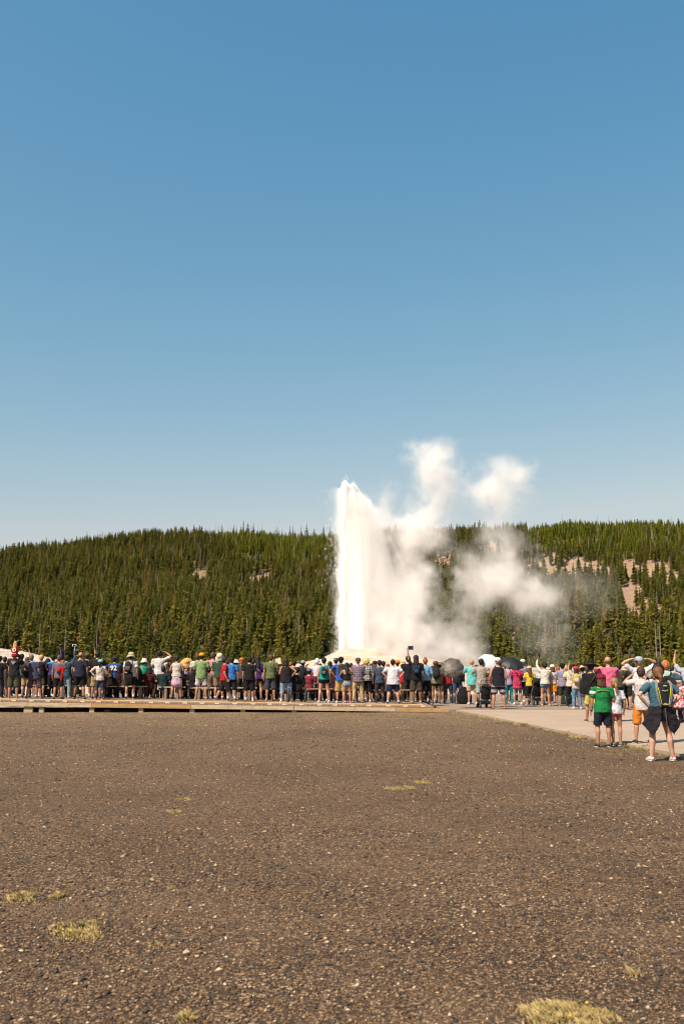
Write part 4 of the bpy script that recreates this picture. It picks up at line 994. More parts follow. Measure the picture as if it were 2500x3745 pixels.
    # ---- hair
    if hair and hair[0] != 'bald':
        kd, hm = hair[0], hairm(hair[1]); t = MB(); hr = h * hd
        t.ell(headc + Vector((0, -.010 * hr, .010 * hr)), (.0525 * hr, .060 * hr, .058 * hr), 14, 10)
        t.ell(headc + Vector((0, -.024 * hr, -.012 * hr)), (.0475 * hr, .046 * hr, .046 * hr), 12, 8)
        if kd in ('long', 'verylong'):
            zb = .20 if kd == 'long' else .30
            t.loft([headc + Vector((0, -.03 * hr, .0)), headc + Vector((0, -.052 * hr, -.07 * hr)), headc + Vector((.01 * hr, -.082 * hr, -(zb - .02) * hr))], [(.052 * hr, .032 * hr), (.056 * hr, .026 * hr), (.036 * hr, .016 * hr)], 12)
        if kd == 'bob': t.loft([headc + Vector((0, -.02 * hr, .0)), headc + Vector((0, -.03 * hr, -.085 * hr))], [(.056 * hr, .046 * hr), (.060 * hr, .042 * hr)], 12)
        if kd == 'curly': t.ell(headc + Vector((0, -.015 * hr, -.02 * hr)), (.070 * hr, .064 * hr, .078 * hr), 14, 10)
        if kd == 'pony':
            t.loft([headc + Vector((0, -.058 * hr, -.005 * hr)), headc + Vector((0, -.085 * hr, -.035 * hr)), headc + Vector((.006 * hr, -.080 * hr, -.125 * hr))], [.014 * hr, .022 * hr, .011 * hr], 10)
        if kd == 'bun': t.ell(headc + Vector((0, -.028 * hr, .068 * hr)), (.026 * hr, .026 * hr, .025 * hr), 10, 8)
        if kd == 'lowbun': t.ell(headc + Vector((0, -.070 * hr, -.015 * hr)), (.024 * hr, .022 * hr, .024 * hr), 10, 8)
        t.soft('hair', hm, e, .012 if not detail else .009, .014 if kd != 'curly' else .05, .03, it=1)
    elif hair and len(hair) > 1 and hair[1]:
        MB().ell(headc + Vector((0, -.012 * h, -.012 * h)), (.0475 * h, .051 * h, .038 * h), 14, 8).build('hair', hairm(hair[1]), e, smooth=True)
    # ---- hat
    if hat:
        kd, hm = hat[0], (hat[1] if isinstance(hat[1], bpy.types.Material) else cloth(hat[1])); hr = h * hd; c = headc + Vector((0, -.004 * hr, .018 * hr)); t = MB()
        if kd == 'cap':
            t.lathe([(.060 * hr, -.016 * hr), (.061 * hr, .002 * hr), (.055 * hr, .028 * hr), (.034 * hr, .048 * hr), (.0001, .054 * hr)], c, 18, 1, 1.1)
            o = t.build('cap', hm, e, smooth=True); s_ = -1 if hair and hat[2:3] == ('back',) else 1
            MB().lathe([(.060 * hr, -.014 * hr), (.060 * hr, -.008 * hr), (.0001, -.004 * hr)], c + Vector((0, .052 * hr * s_, 0)), 14, .85, 1.05).build('peak', hm, o, smooth=True)
        else:
            br_ = {'bucket': .093, 'sun': .118, 'big': .16, 'cowboy': .125}[kd]; dr = {'bucket': .030, 'sun': .006, 'big': .02, 'cowboy': -.004}[kd]; ht = {'bucket': .058, 'sun': .052, 'big': .056, 'cowboy': .078}[kd]
            t.lathe([(br_ * hr, -(.012 + dr) * hr), (br_ * hr * .995, -(.007 + dr) * hr), (.063 * hr, .006 * hr), (.058 * hr, (ht - .02) * hr), (.046 * hr, ht * hr), (.0001, (ht + .003) * hr)], Vector((0, 0, 0)), 22, 1, 1.06)
            for k, v in enumerate(t.v):
                r_ = math.hypot(v[0], v[1]); a_ = math.atan2(v[1], v[0])
                if r_ > .08 * hr: t.v[k] = (v[0], v[1], v[2] + .010 * hr * math.sin(a_ * 2 + px) + (.016 * hr * abs(math.cos(a_)) if kd == 'cowboy' else 0))
            o = t.build('hat', hm, e, smooth=True); o.location = c; o.rotation_euler = (R(hat[3]) if len(hat) > 3 else R(-8), R(-4 + (px * 7 % 9)), 0)
            if len(hat) > 2 and hat[2]: MB().lathe([(.0635 * hr, .004 * hr), (.0640 * hr, .014 * hr), (.062 * hr, .018 * hr)], (0, 0, .002), 22, 1, 1.06).build('hat_band', cloth(hat[2]), o, smooth=True)
    info = dict(root=e, h=h, loc=p, head=headc, arms=arms, legs=legs, neck=neck0, q=q, W=W, cloth_back=.072 * W ** .8 * h + .012)
    return info
def wpos(i, v):
    """body space to world space"""
    return i['root'].matrix_basis @ Vector(v)

# ---- things that people carry
def backpack(i, label, c, c2=None, s=1.0, x=0.0, z=.70, detail=False):
    h = i['h']; e = empty('backpack', wpos(i, i['q'](x, -.075 * i['W'] ** .8 - .008, z - .085)), label, 'backpack', None, i['root'].rotation_euler.z)
    m = cloth(c); m2 = cloth(c2 or c); w, t, H_ = .155 * h * s, .085 * h * s, .20 * h * s
    MB().loft([(0, -t * .35, .0), (0, -t * .5, H_ * .25), (0, -t * .45, H_ * .7), (0, -t * .3, H_ * .95)], [(w * .46, t * .42), (w * .52, t * .55), (w * .48, t * .5), (w * .30, t * .34)], 14, ref=(1, 0, 0)).soft('pack', m, e, .018, .02, .06, 1)
    MB().loft([(0, -t * .95, H_ * .12), (0, -t * 1.0, H_ * .45)], [(w * .34, t * .18), (w * .32, t * .16)], 10).build('pocket', m2, e, smooth=True)
    for sd in (-1, 1):
        MB().loft([(sd * w * .38, -.004, H_ * .15), (sd * w * .50, .002, H_ * .6), (sd * w * .44, .012, H_ * .98), (sd * w * .42, .06 * h, H_ * 1.12)], [(.010 * h, .004 * h)] * 4, 8).build('strap', m2, e, smooth=True)
    return e
def phone(i, label, side=1, c=(25, 25, 28), tall=True, tablet=False, off=(0, 0, 0)):
    S, E, Wp, hv = i['arms'][1 if side > 0 else 0]; h = i['h']
    p = wpos(i, Wp + hv.normalized() * .075 * h + Vector((-.02 * side * h, .012, .012)) + Vector(off)); e = empty('phone' if not tablet else 'tablet', p, label, 'phone' if not tablet else 'tablet', None, i['root'].rotation_euler.z)
    w, H_ = (.078, .155) if tall else (.155, .078)
    if tablet: w, H_ = .19, .14
    MB().box((0, 0, 0), (w, .010, H_)).build('case', plain('phone_case', c, .4), e, bevel=.004)
    MB().box((0, -.0065, 0), (w * .9, .002, H_ * .88)).build('screen', plain('screen', (40, 44, 50), .15), e)
    return e
def crossbag(i, label, c, sc, side=1, z=.50, size=1.0):
    h = i['h']; W = i['W']; q = i['q']; p = q(side * .10 * W, -.03, z)
    e = empty('shoulder_bag', wpos(i, p), label, 'bag', None, i['root'].rotation_euler.z); m = cloth(c)
    MB().loft([(0, 0, -.07 * h * size), (0, -.006, 0), (0, 0, .06 * h * size)], [(.066 * h * size, .028 * h), (.070 * h * size, .034 * h), (.056 * h * size, .018 * h)], 12).soft('bag', m, e, .016, .012, .06, 1)
    pts = [Vector((0, 0, .055 * h * size)), q(side * .07, -.085 * W ** .8 - .012, .62) - p, q(-side * .02, -.080 * W ** .7 - .012, .72) - p, q(-side * .07, -.06, .80) - p, q(-side * .066, .0, .835) - p]
    MB().loft(pts, [(.009 * h, .003 * h)] * 5, 8).build('strap', cloth(sc), e, smooth=True)
    return e
def umbrella(p, r, label, mt_, tilt, spin=0, ribs=8, hold=1.0):
    """open umbrella: gored canopy, ribs, shaft and handle. tilt: direction of the top, as a vector"""
    e = bpy.data.objects.new('umbrella', None); COL.objects.link(e); e.location = p; tag(e, label, 'umbrella')
    e.rotation_euler = Vector(tilt).to_track_quat('Z', 'Y').to_euler(); V = [(0, 0, 0)]; Fc = []; n = ribs * 4; rings = 7
    for k in range(1, rings + 1):
        f = k / rings
        for j in range(n):
            a = 2 * math.pi * j / n + spin; g_ = abs(math.sin((a - spin) * ribs / 2)); th = ((a - spin) % (2 * math.pi / ribs)) - math.pi / ribs; rr = r * math.sin(f * 1.12) / math.sin(1.12) * (math.cos(math.pi / ribs) / math.cos(th) - .025 * g_ * f); zz_ = -r * .62 * (1 - math.cos(f * 1.12)) / (1 - math.cos(1.12)) * .62 + .02 * g_ * f * r
            V.append((rr * math.cos(a), rr * math.sin(a), zz_))
    for j in range(n): Fc.append((0, 1 + j, 1 + (j + 1) % n))
    me = bpy.data.meshes.new('canopy')
    for k in range(rings - 1):
        for j in range(n): Fc.append((1 + k * n + j, 1 + k * n + n + j, 1 + k * n + n + (j + 1) % n, 1 + k * n + (j + 1) % n))
    me.from_pydata(V, [], Fc); o = link('canopy', me, mt_, e); s_ = o.modifiers.new('t', 'SOLIDIFY'); s_.thickness = .002
    for j in range(ribs):
        a = 2 * math.pi * j / ribs + spin
        pts = [(math.cos(a) * r * math.sin(f * 1.12) / math.sin(1.12) * .99, math.sin(a) * r * math.sin(f * 1.12) / math.sin(1.12) * .99, -r * .62 * (1 - math.cos(f * 1.12)) / (1 - math.cos(1.12)) * .62 - .007) for f in (0.05, .35, .65, 1.0)]
        MB().loft(pts, [.0035] * 4, 5).build('rib', plain('rib', (60, 60, 62), .4, .6), e)
    MB().loft([(0, 0, .03), (0, 0, -.72 * hold)], [.007, .007], 8).build('shaft', plain('shaft', (90, 90, 92), .35, .8), e)
    MB().loft([(0, 0, -.70 * hold), (0, 0, -.82 * hold)], [.014, .014], 8).build('handle', plain('handle', (30, 30, 30), .6), e)
    return e

# ================================================================== THE CROWD, left to right
BLK = (28, 28, 32); NAVY = (38, 44, 68); WHT = (240, 236, 232); KHA = (196, 168, 124); OLV = (88, 84, 66); TAN_ = (176, 150, 116); JEAN = (66, 84, 112); LJEAN = (150, 172, 186); GRY = (112, 112, 116); DGRY = (66, 66, 72)
HB = (36, 26, 22); HBK = (20, 18, 18); HBR = (92, 62, 40); HBL = (196, 150, 92); HGI = (150, 84, 44); HGR = (120, 104, 92)
h1 = dict
P(-6, 2552, 2396, 'person in black at the picture edge behind the mauve dress', ('tee', BLK), ('pants', BLK), ('short', HBK))
i1 = P(12, 2549, 2400, 'woman in mauve grey sleeveless dress with hair up, beside the man carrying a child', ('dress', (104, 84, 82)), None, ('lowbun', HBK), 'brown', 'low', 'down', fem=True)
i2 = P(48, 2557, 2376, 'man in black T-shirt and olive cargo shorts carrying a child on his shoulders', ('tee', (36, 33, 34)), ('long_shorts', OLV), ('short', HBK), 'sandal', 'legs', 'legs', w=1.08)
q_ = i2['q']; MB().raw([(-.09, 0, .03), (0, .0, -.07), (.09, 0, .03), (.05, 0, .06), (-.07, 0, .07)], [(0, 1, 2, 3, 4)]).build('shirt_print', plain('print', (150, 140, 140)), i2['root'], loc=q_(0, -.092, .74))
cc = P(54, 2557, 2359, 'small child in red top riding on a man\'s shoulders, long blond hair', ('tee', (196, 24, 36), .46), ('pants', (40, 36, 44)), ('long', HBL), 'bare', 'front', 'front', sit='carry', kid=True, fem=True, loc=wpos(i2, q_(.01, -.035, .84)) + Vector((0, 0, .0)), H=1.02)
MB().lathe([(.072, 0), (.072, .004)], seg=24).build('round_emblem', plain('emblem', (235, 228, 224)), cc['root'], loc=cc['q'](0, -.115, .70)).rotation_euler = (R(90), 0, 0)
MB().lathe([(.030, 0), (.030, .003)], seg=16).build('emblem_mark', cloth((196, 24, 36)), cc['root'], loc=cc['q'](.008, -.121, .695)).rotation_euler = (R(90), 0, 0)
MB().box((0, 0, 0), (.14, .004, .016)).build('emblem_line', plain('emblem', (235, 228, 224)), cc['root'], loc=cc['q'](0, -.110, .575))
a = P(74, 2543, 2389, 'dark haired person in teal top and jeans, one bare arm raised to a phone', ('tee', (88, 112, 120)), ('pants', (76, 110, 150)), ('short', HBK), 'dark', 'phone', 'up'); phone(a, 'black phone held up over the crowd beside the child in red', 1)
a = P(94, 2552, 2401, 'woman with long brown hair, black top and khaki shorts with a black backpack', ('tee', (26, 26, 34)), ('shorts', (206, 172, 112)), ('long', HBR), 'dark', 'phone', 'down', fem=True); backpack(a, 'black daypack on the woman in khaki shorts', (34, 36, 32), s=1.0, x=-.03); phone(a, 'black phone held level by the long haired woman with the black daypack', -1, tall=False)
P(124, 2556, 2391, 'grey haired man in two tone navy and slate shirt leaning left, plaid shorts', ('tee', (74, 76, 108), .42), ('long_shorts', pattern((66, 52, 56), (112, 96, 98), 'plaid', 13)), ('short', HGR), 'grey', 'front', 'relax', w=1.12, stance=.13, lean=-.22)
P(146, 2550, 2392, 'short blond person in black behind the leaning man', ('tee', BLK), ('shorts', (120, 92, 60)), ('short', HBL), 'white', kid=False)
a = P(170, 2549, 2406, 'curly dark haired person in charcoal top and black trousers, right of the leaning man', ('long', (66, 60, 58)), ('pants', (22, 22, 26)), ('curly', HBK), 'dark', 'down', 'low', w=.95); backpack(a, 'charcoal rucksack on the curly haired person', (58, 54, 52))
a = P(190, 2551, 2392, 'person in purple jacket with sky blue shoulder filming with both arms up', ('jacket', (70, 48, 126)), ('pants', (24, 24, 28)), ('short', HBK), 'dark', 'phone', 'up'); phone(a, 'dark phone held sideways above the purple jacket', 1, tall=False)
MB().loft([(-.09, 0, 0), (.10, 0, .01)], [(.045, .05), (.05, .05)], 10, ref=(0, 1, 0)).build('shoulder_panel', cloth((60, 160, 220)), a['root'], loc=a['q'](-.045, -.03, .79), smooth=True)
a = P(212, 2558, 2394, 'boy in grey T-shirt and black shorts, a red jacket over his right shoulder', ('tee', (118, 116, 122)), ('shorts', (20, 20, 22)), ('short', HBR), 'dark', 'down', 'front')
jk = empty('jacket', wpos(a, a['q'](.05, -.085, .62)), 'red and black jacket slung over the shoulder of the boy in grey', 'jacket')
MB().loft([(-.10, -.01, .0), (.0, -.03, .12), (.13, -.0, .10)], [(.05, .03), (.10, .035), (.06, .03)], 10, ref=(0, 0, 1)).soft('red_panel', cloth((214, 32, 36)), jk, .015, .03, .07, 1)
MB().loft([(.10, -.01, .10), (.07, -.02, -.08), (.05, -.01, -.32)], [(.05, .03), (.05, .025), (.035, .02)], 10).soft('sleeve', cloth((204, 30, 34)), jk, .015, .03, .07, 1)
MB().loft([(-.04, -.03, .02), (.0, -.03, -.10)], [(.06, .03), (.05, .03)], 10).soft('black_panel', cloth(BLK), jk, .015, .02, .07, 1)
a = P(240, 2552, 2394, 'person in denim blue shirt and pale jeans holding a white phone on a stick', ('long', (56, 88, 112)), ('pants', (156, 180, 196)), ('short', HBK), 'white', 'front', 'up')
st = empty('selfie_stick', wpos(a, a['arms'][1][2]), 'white selfie stick with a white phone above the denim shirt', 'selfie stick')
MB().loft([(0, 0, -.06), (.01, .0, .22)], [.009, .009], 8).build('rod', plain('rod', (225, 225, 225), .4), st)
MB().box((-.01, 0, .26), (.155, .012, .085)).build('phone_case', plain('white_case', (235, 235, 235), .4), st, bevel=.006); MB().box((-.01, -.0075, .26), (.11, .002, .066)).build('screen', plain('screen', (30, 34, 40), .2), st)
P(262, 2547, 2452, 'small girl in pale top and hot pink skirt beside the big bald man', ('tee', (206, 186, 184)), ('skirt', (226, 30, 128)), ('bob', HBK), 'dark', kid=True, fem=True)
P(289, 2558, 2382, 'big bald man in navy polo shirt and black shorts', ('polo', (38, 40, 62)), ('shorts', (18, 18, 20)), ('bald', (96, 66, 48)), 'grey', 'relax', 'relax', w=1.2, socks=(BLK, .12), stance=.075)
a = P(314, 2551, 2385, 'man in olive camouflage cap, black T-shirt and olive cargo shorts', ('tee', (32, 30, 34)), ('long_shorts', (92, 88, 62)), ('short', HB), 'tan', 'relax', 'up', hat=('cap', pattern((110, 96, 60), (66, 66, 44), 'spots', 40)), socks=(WHT, .14)); phone(a, 'dark phone raised by the man in the camouflage cap', 1)
a = P(352, 2555, 2380, 'tall dark haired man in black T-shirt and tan cargo shorts behind the cream blouse', ('tee', (34, 30, 30)), ('long_shorts', (186, 156, 116)), ('short', HBK), 'brown', 'low', 'phone', w=1.08); phone(a, 'black camera phone held by the tall man in tan cargo shorts', 1)
a = P(363, 2559, 2409, 'woman in cream long sleeved top, aqua sun visor and cropped jeans, hand on hip', ('long', (236, 222, 208)), ('pants', (62, 74, 92)), ('pony', HBK), 'pink', 'akimbo', 'low', hat=('cap', (140, 214, 214)), fem=True, w=1.02); crossbag(a, 'small tan bag strap across the cream top', TAN_, (200, 160, 110), -1, .53, .6)
a = P(416, 2553, 2398, 'man in royal blue jersey number 92, navy cap and black trousers', ('tee', (30, 92, 178)), ('pants', (16, 16, 20)), ('short', HBK), 'dark', 'front', 'phone', hat=('cap', (40, 46, 74)))
cu = bpy.data.curves.new('number', 'FONT'); cu.body = '92'; cu.size = .25; cu.align_x = 'CENTER'; cu.extrude = .004; cu.offset = .006; cu.materials.append(plain('white_print', (240, 238, 236)))
no = bpy.data.objects.new('number_curve', cu); COL.objects.link(no); bpy.context.view_layer.update(); me_ = bpy.data.meshes.new_from_object(no); bpy.data.objects.remove(no); no = bpy.data.objects.new('number', me_); COL.objects.link(no); no.parent = a['root']; no.location = a['q'](-.005, -.100, .665); no.rotation_euler = (R(84), 0, 0)
a = P(444, 2552, 2434, 'girl in aqua T-shirt and purple shorts standing between the 92 jersey and the bush hat', ('tee', (96, 206, 204)), ('short_shorts', (66, 40, 110)), ('long', HBR), 'white', 'akimbo', 'front', fem=True, kid=True)
a = P(475, 2556, 2381, 'man in white T-shirt and tan bush hat with a black sling backpack and white socks', ('tee', (232, 230, 234)), ('shorts', (24, 23, 26)), ('short', HBK), 'dark', 'down', 'down', hat=('bucket', (218, 200, 164), (120, 100, 70)), socks=(WHT, .36)); backpack(a, 'black sling backpack on the man in the tan bush hat', (40, 37, 34), (110, 100, 92), x=-.03, z=.69)
jk = empty('jacket', wpos(a, a['q'](-.01, -.09, .46)), 'black jacket tied round the waist of the man in the tan bush hat', 'jacket'); MB().loft([(-.03, -.01, .17), (0, -.03, .0), (.03, -.02, -.17)], [(.17, .05), (.16, .04), (.09, .03)], 12).soft('cloth', cloth((20, 19, 22)), jk, .02, .03, .08, 1)
P(489, 2551, 2410, 'person in grey camouflage trousers half hidden right of the sling backpack', ('tee', (70, 66, 70)), ('capri', pattern((96, 94, 104), (60, 58, 70), 'spots', 18)), ('short', HB), 'brown')
a = P(524, 2554, 2403, 'woman in jade green tunic and white bucket hat, dark grey trousers', ('long', (20, 158, 124), .41), ('pants', (72, 74, 82)), ('short', HB), 'white', 'front', 'akimbo', hat=('bucket', (238, 232, 226)), fem=True, w=1.1); crossbag(a, 'beige drawstring bag hanging on the back of the jade tunic', (176, 164, 140), (196, 184, 160), 1, .60, 1.1)
a = P(579, 2555, 2376, 'man in white T-shirt with red lanyard shading his eyes with a raised arm, navy shorts', ('tee', (240, 232, 232)), ('shorts', (24, 27, 46)), ('short', HBK), 'brown', 'front', 'shade', w=1.02, stance=.075)
MB().lathe([(.068, 0), (.070, .012), (.066, .02)], seg=16).build('lanyard', cloth((214, 26, 36)), a['root'], loc=a['neck'] + Vector((0, 0, .01)))
a = P(619, 2554, 2394, 'long haired woman with bare shoulders and cream blouse, arms crossed, dark jeans', ('crop', (232, 214, 182), .6), ('pants', (64, 84, 104)), ('long', HBR), 'white', 'fold', 'phone', fem=True, w=.95); phone(a, 'phone held sideways above the long haired woman in cream blouse', 1, tall=False)
a = P(644, 2557, 2394, 'woman in white tank top with pink checked shirt tied round her waist', ('tank', (226, 214, 206)), ('short_shorts', (40, 36, 40)), ('lowbun', HB), 'dark', 'front', 'front', fem=True, w=1.08, stance=.075)
jk = empty('tied_shirt', wpos(a, Vector((0, 0, .45 * a['h']))), 'pink and white checked shirt tied round the waist of the white tank top', 'shirt')
t = MB(); t.loft([(0, 0, .14), (0, -.01, .0), (.01, -.02, -.19)], [(.165, .135), (.19, .15), (.215, .16)], 16); t.loft([(.16, -.04, .0), (.19, -.06, -.26)], [(.05, .04), (.04, .03)], 10); t.soft('cloth', pattern((240, 226, 232), (196, 110, 160), 'plaid', 22), jk, .02, .04, .08, 1)
P(678, 2554, 2410, 'person in a huge floppy straw sunhat, lilac shirt and grey trousers', ('long', (196, 178, 206), .50), ('pants', (122, 114, 104)), ('long', HBL), 'sandal', 'front', 'front', hat=('big', (232, 186, 112), (210, 160, 90), 48), fem=True)
P(719, 2555, 2388, 'brown haired person in white T-shirt half hidden behind the green checked shirt', ('tee', (236, 232, 228)), ('shorts', (112, 48, 58)), ('short', HBR), 'dark', 'down', 'front', socks=((40, 40, 44), .25))
P(735, 2558, 2385, 'man in green checked shirt, golden yellow cap and white shorts', ('tee', pattern((122, 156, 96), (160, 188, 128), 'check', 36), .44), ('shorts', (226, 218, 218)), ('short', HBK), 'tan', 'front', 'front', hat=('cap', (238, 168, 24)), w=1.12, stance=.08)
P(776, 2555, 2383, 'man in pink shirt and khaki shorts, brown hair', ('polo', (222, 154, 160)), ('shorts', (214, 184, 128)), ('short', HBR), 'brown', 'front', 'front', w=1.06)
P(800, 2559, 2386, 'man in bottle green T-shirt, cream bush hat and tan shorts', ('tee', (52, 84, 62)), ('shorts', (158, 132, 100)), ('short', HB), 'brown', 'front', 'front', hat=('bucket', (240, 228, 200), (196, 180, 150), 30), w=1.06, socks=(WHT, .1))
P(820, 2569, 2400, 'man in crimson polo shirt walking to the right in black shorts and black trainers', ('polo', (190, 22, 46)), ('long_shorts', (36, 32, 38)), ('short', HBK), 'dark', 'down', 'relax', yaw=78, stride=.16, w=1.14, stance=.02, z=deck_z(-4.0))
P(846, 2563, 2401, 'boy in bright blue T-shirt, black shorts and white socks', ('tee', (52, 128, 206)), ('long_shorts', (24, 24, 30)), ('short', HBK), 'brown', 'phone', 'down', socks=(WHT, .38))
P(861, 2556, 2408, 'person in white top, pale jeans and cream hat turned sideways behind the blue T-shirt', ('long', (232, 228, 230)), ('pants', (150, 186, 214)), ('short', HB), 'grey', hat=('sun', (238, 226, 206)), yaw=50)
P(882, 2560, 2403, 'person with orange headscarf and auburn ponytail, charcoal top, long black skirt', ('tee', (84, 78, 80), .49), ('capri', (24, 22, 24)), ('pony', HGI), 'bare', 'down', 'phone', hat=('cap', (222, 120, 30)), fem=True, w=1.05)
P(911, 2566, 2399, 'boy in black T-shirt and long black shorts edged in white, white socks', ('tee', (20, 20, 22)), ('long_shorts', (18, 18, 20)), ('short', HBK), 'white', 'down', 'down', w=1.12, socks=(WHT, .34))
for s_ in (-1,): pass
a = P(942, 2561, 2397, 'woman in purple T-shirt and black shorts with long dark ponytail', ('tee', (78, 38, 124)), ('short_shorts', (44, 36, 40)), ('long', HBK), 'dark', 'down', 'front', fem=True, w=1.08); crossbag(a, 'grey beige shoulder bag on the hip of the purple T-shirt', (190, 170, 156), (196, 176, 150), 1, .55, .95)
P(989, 2563, 2391, 'man in olive green T-shirt and dark grey athletic shorts', ('tee', (112, 124, 78)), ('long_shorts', (70, 74, 84)), ('short', HBR), 'tan', 'down', 'front', w=1.05)
a = P(1021, 2558, 2402, 'auburn haired person behind a raised sheet of paper, red and yellow top', ('tee', pattern((206, 40, 30), (236, 160, 40), 'spots', 12)), ('pants', (36, 50, 70)), ('short', HGI), 'dark', 'up', 'front')
e = empty('paper_sheet', wpos(a, Vector((-.05, -.16, a['h'] * .90))), 'blank pale sheet of paper held up in the crowd', 'paper'); MB().box((0, 0, 0), (.22, .004, .23)).build('sheet', plain('paper', (220, 204, 180)), e); e.rotation_euler = (R(-10), R(-8), 0)
a = P(1045, 2569, 2405, 'stout woman in black sleeveless top, pale denim capris and white shoes', ('vest', (32, 29, 34), .44), ('capri', (150, 182, 204)), ('bob', HB), 'white', 'front', 'akimbo', fem=True, w=1.28, socks=(WHT, .2), stance=.075); 
P(1075, 2558, 2414, 'dark haired person in black with one arm over the head, behind the wheelchair', ('long', (26, 24, 28)), ('pants', (24, 24, 28)), ('short', HBK), 'dark', 'front', 'shade')
a = P(1107, 2560, 2413, 'person in pale grey cap and light blue T-shirt with a black rucksack', ('tee', (180, 210, 214)), ('pants', (40, 40, 48)), ('short', HBK), 'dark', 'front', 'front', hat=('cap', (176, 178, 196))); backpack(a, 'black rucksack on the light blue T-shirt beside the wheelchair', (34, 33, 36), s=1.15)
P(1143, 2560, 2424, 'woman in wide cream sunhat, red floral blouse and dark jeans', ('tee', pattern((186, 40, 52), (232, 130, 110), 'spots', 16)), ('pants', (32, 40, 62)), ('short', HBR), 'tan', 'front', 'front', hat=('big', (240, 222, 188), (220, 196, 150), 35), fem=True)
P(1159, 2562, 2406, 'person in long white hooded shirt and pale jeans', ('long', (236, 236, 242), .42), ('pants', (160, 168, 176)), ('short', (236, 236, 242)), 'tan', 'front', 'front', fem=True)
a = P(1184, 2570, 2402, 'woman in teal sleeveless top and very short black skirt', ('tank', (40, 158, 150)), ('short_shorts', (20, 20, 24)), ('short', HBK), 'white', 'down', 'down', fem=True, w=1.1, tone=2, socks=((120, 160, 200), .1), stance=.075); backpack(a, 'small black and grey hydration pack on the teal top', (44, 44, 46), (120, 120, 118), s=.8)
P(1206, 2564, 2417, 'dark haired woman in black top and indigo jeans right of the teal top', ('tank', (26, 24, 28)), ('leggings', (34, 46, 74)), ('long', HBK), 'white', 'front', 'front', fem=True, kid=True)
P(1228, 2562, 2403, 'person in black and white patterned headwear and top behind the blue T-shirt', ('tee', pattern((22, 22, 24), (230, 226, 222), 'spots', 18)), ('pants', (120, 30, 60)), ('short', HBK), 'tan', hat=('cap', pattern((22, 22, 24), (230, 226, 222), 'spots', 26)))
a = P(1246, 2571, 2400, 'man in royal blue T-shirt and khaki cargo shorts with a black cap', ('tee', (44, 96, 184)), ('long_shorts', (206, 170, 112)), ('short', HBK), 'white', 'akimbo', 'front', hat=('cap', (26, 26, 30)), w=1.1, socks=(BLK, .1)); backpack(a, 'dark grey backpack on the man in royal blue T-shirt', (52, 50, 50), (96, 90, 86), s=1.1, x=.03)
a = P(1268, 2575, 2421, 'young woman with bare shoulders in black tube top and denim shorts photographing upward', ('tube', (20, 19, 22)), ('short_shorts', (142, 168, 180)), ('long', HBK), 'pink', 'phone', 'phone', fem=True, w=.95); phone(a, 'black phone held upright above the long dark hair of the tube top woman', -1, off=(.05, 0, .07))
P(1283, 2565, 2423, 'black haired person just behind the tube top woman', ('tee', (60, 56, 56)), ('pants', (24, 24, 26)), ('short', HBK), 'dark')
P(1309, 2567, 2403, 'heavy man in navy and rust plaid shirt, brown cap and khaki trousers', ('long', pattern((62, 62, 96), (176, 150, 160), 'plaid', 15), .44), ('pants', (218, 186, 134)), ('short', HGR), 'brown', 'front', 'front', hat=('cap', (116, 82, 62)), w=1.22, stance=.07)
P(1339, 2567, 2404, 'woman with curly blond hair in black and white buffalo check shirt', ('long', pattern((26, 26, 30), (226, 222, 218), 'plaid', 16), .47), ('capri', (24, 23, 26)), ('curly', (226, 186, 116)), 'white', 'front', 'front', fem=True, w=1.08)
P(1371, 2564, 2415, 'woman in dark cap and slate top with pale shorts, auburn hair', ('tee', (48, 52, 68)), ('short_shorts', (196, 176, 156)), ('long', HBR), 'dark', hat=('cap', (34, 32, 36)), fem=True)
a = P(1388, 2572, 2412, 'man in slate blue shirt with rolled sleeves and dark brown trousers', ('tee', (66, 80, 104), .45), ('pants', (62, 52, 52)), ('short', HBK), 'navy', 'relax', 'down', w=1.04)
e = empty('drink_bottle', wpos(a, a['arms'][1][2] + Vector((0, .0, -.115))), 'amber drink bottle with white cap hanging from the hand of the slate shirt', 'bottle'); MB().lathe([(.034, -.13), (.036, -.12), (.036, -.03), (.016, .0), (.016, .014)]).build('bottle_body', plain('amber', (150, 96, 40), .2), e, smooth=True); MB().lathe([(.020, .012), (.020, .04)]).build('cap', plain('bcap', (230, 226, 220)), e)
P(1402, 2564, 2416, 'dark haired person in grey patterned top, between slate shirt and big white T-shirt', ('long', pattern((60, 60, 64), (150, 150, 150), 'spots', 24)), ('pants', (70, 80, 88)), ('short', HBK), 'white')
a = P(1437, 2575, 2409, 'very broad man in white T-shirt and navy basketball shorts, hands on hips', ('tee', (242, 236, 242), .43), ('shorts', (22, 50, 96)), ('short', HBK), 'dark', 'akimbo', 'akimbo', w=1.34, tone=2, stance=.09, socks=(WHT, .1))
e = empty('water_bottle', wpos(a, a['arms'][1][2] + Vector((-.02, -.08, -.07))), 'clear water bottle with blue label held at the hip of the big white T-shirt', 'bottle'); MB().lathe([(.030, -.12), (.032, -.11), (.032, .02), (.014, .06), (.014, .08)]).build('bottle_body', plain('clearish', (190, 200, 214), .15), e, smooth=True); MB().lathe([(.0335, -.06), (.0335, .0)]).build('label', plain('blue_label', (50, 100, 180)), e, smooth=True)
P(1454, 2564, 2413, 'person in bright orange cap and orange top behind the big white T-shirt', ('tee', (236, 120, 30)), ('pants', (60, 50, 46)), ('short', HB), 'dark', 'ears', 'ears', hat=('cap', (240, 130, 30)))
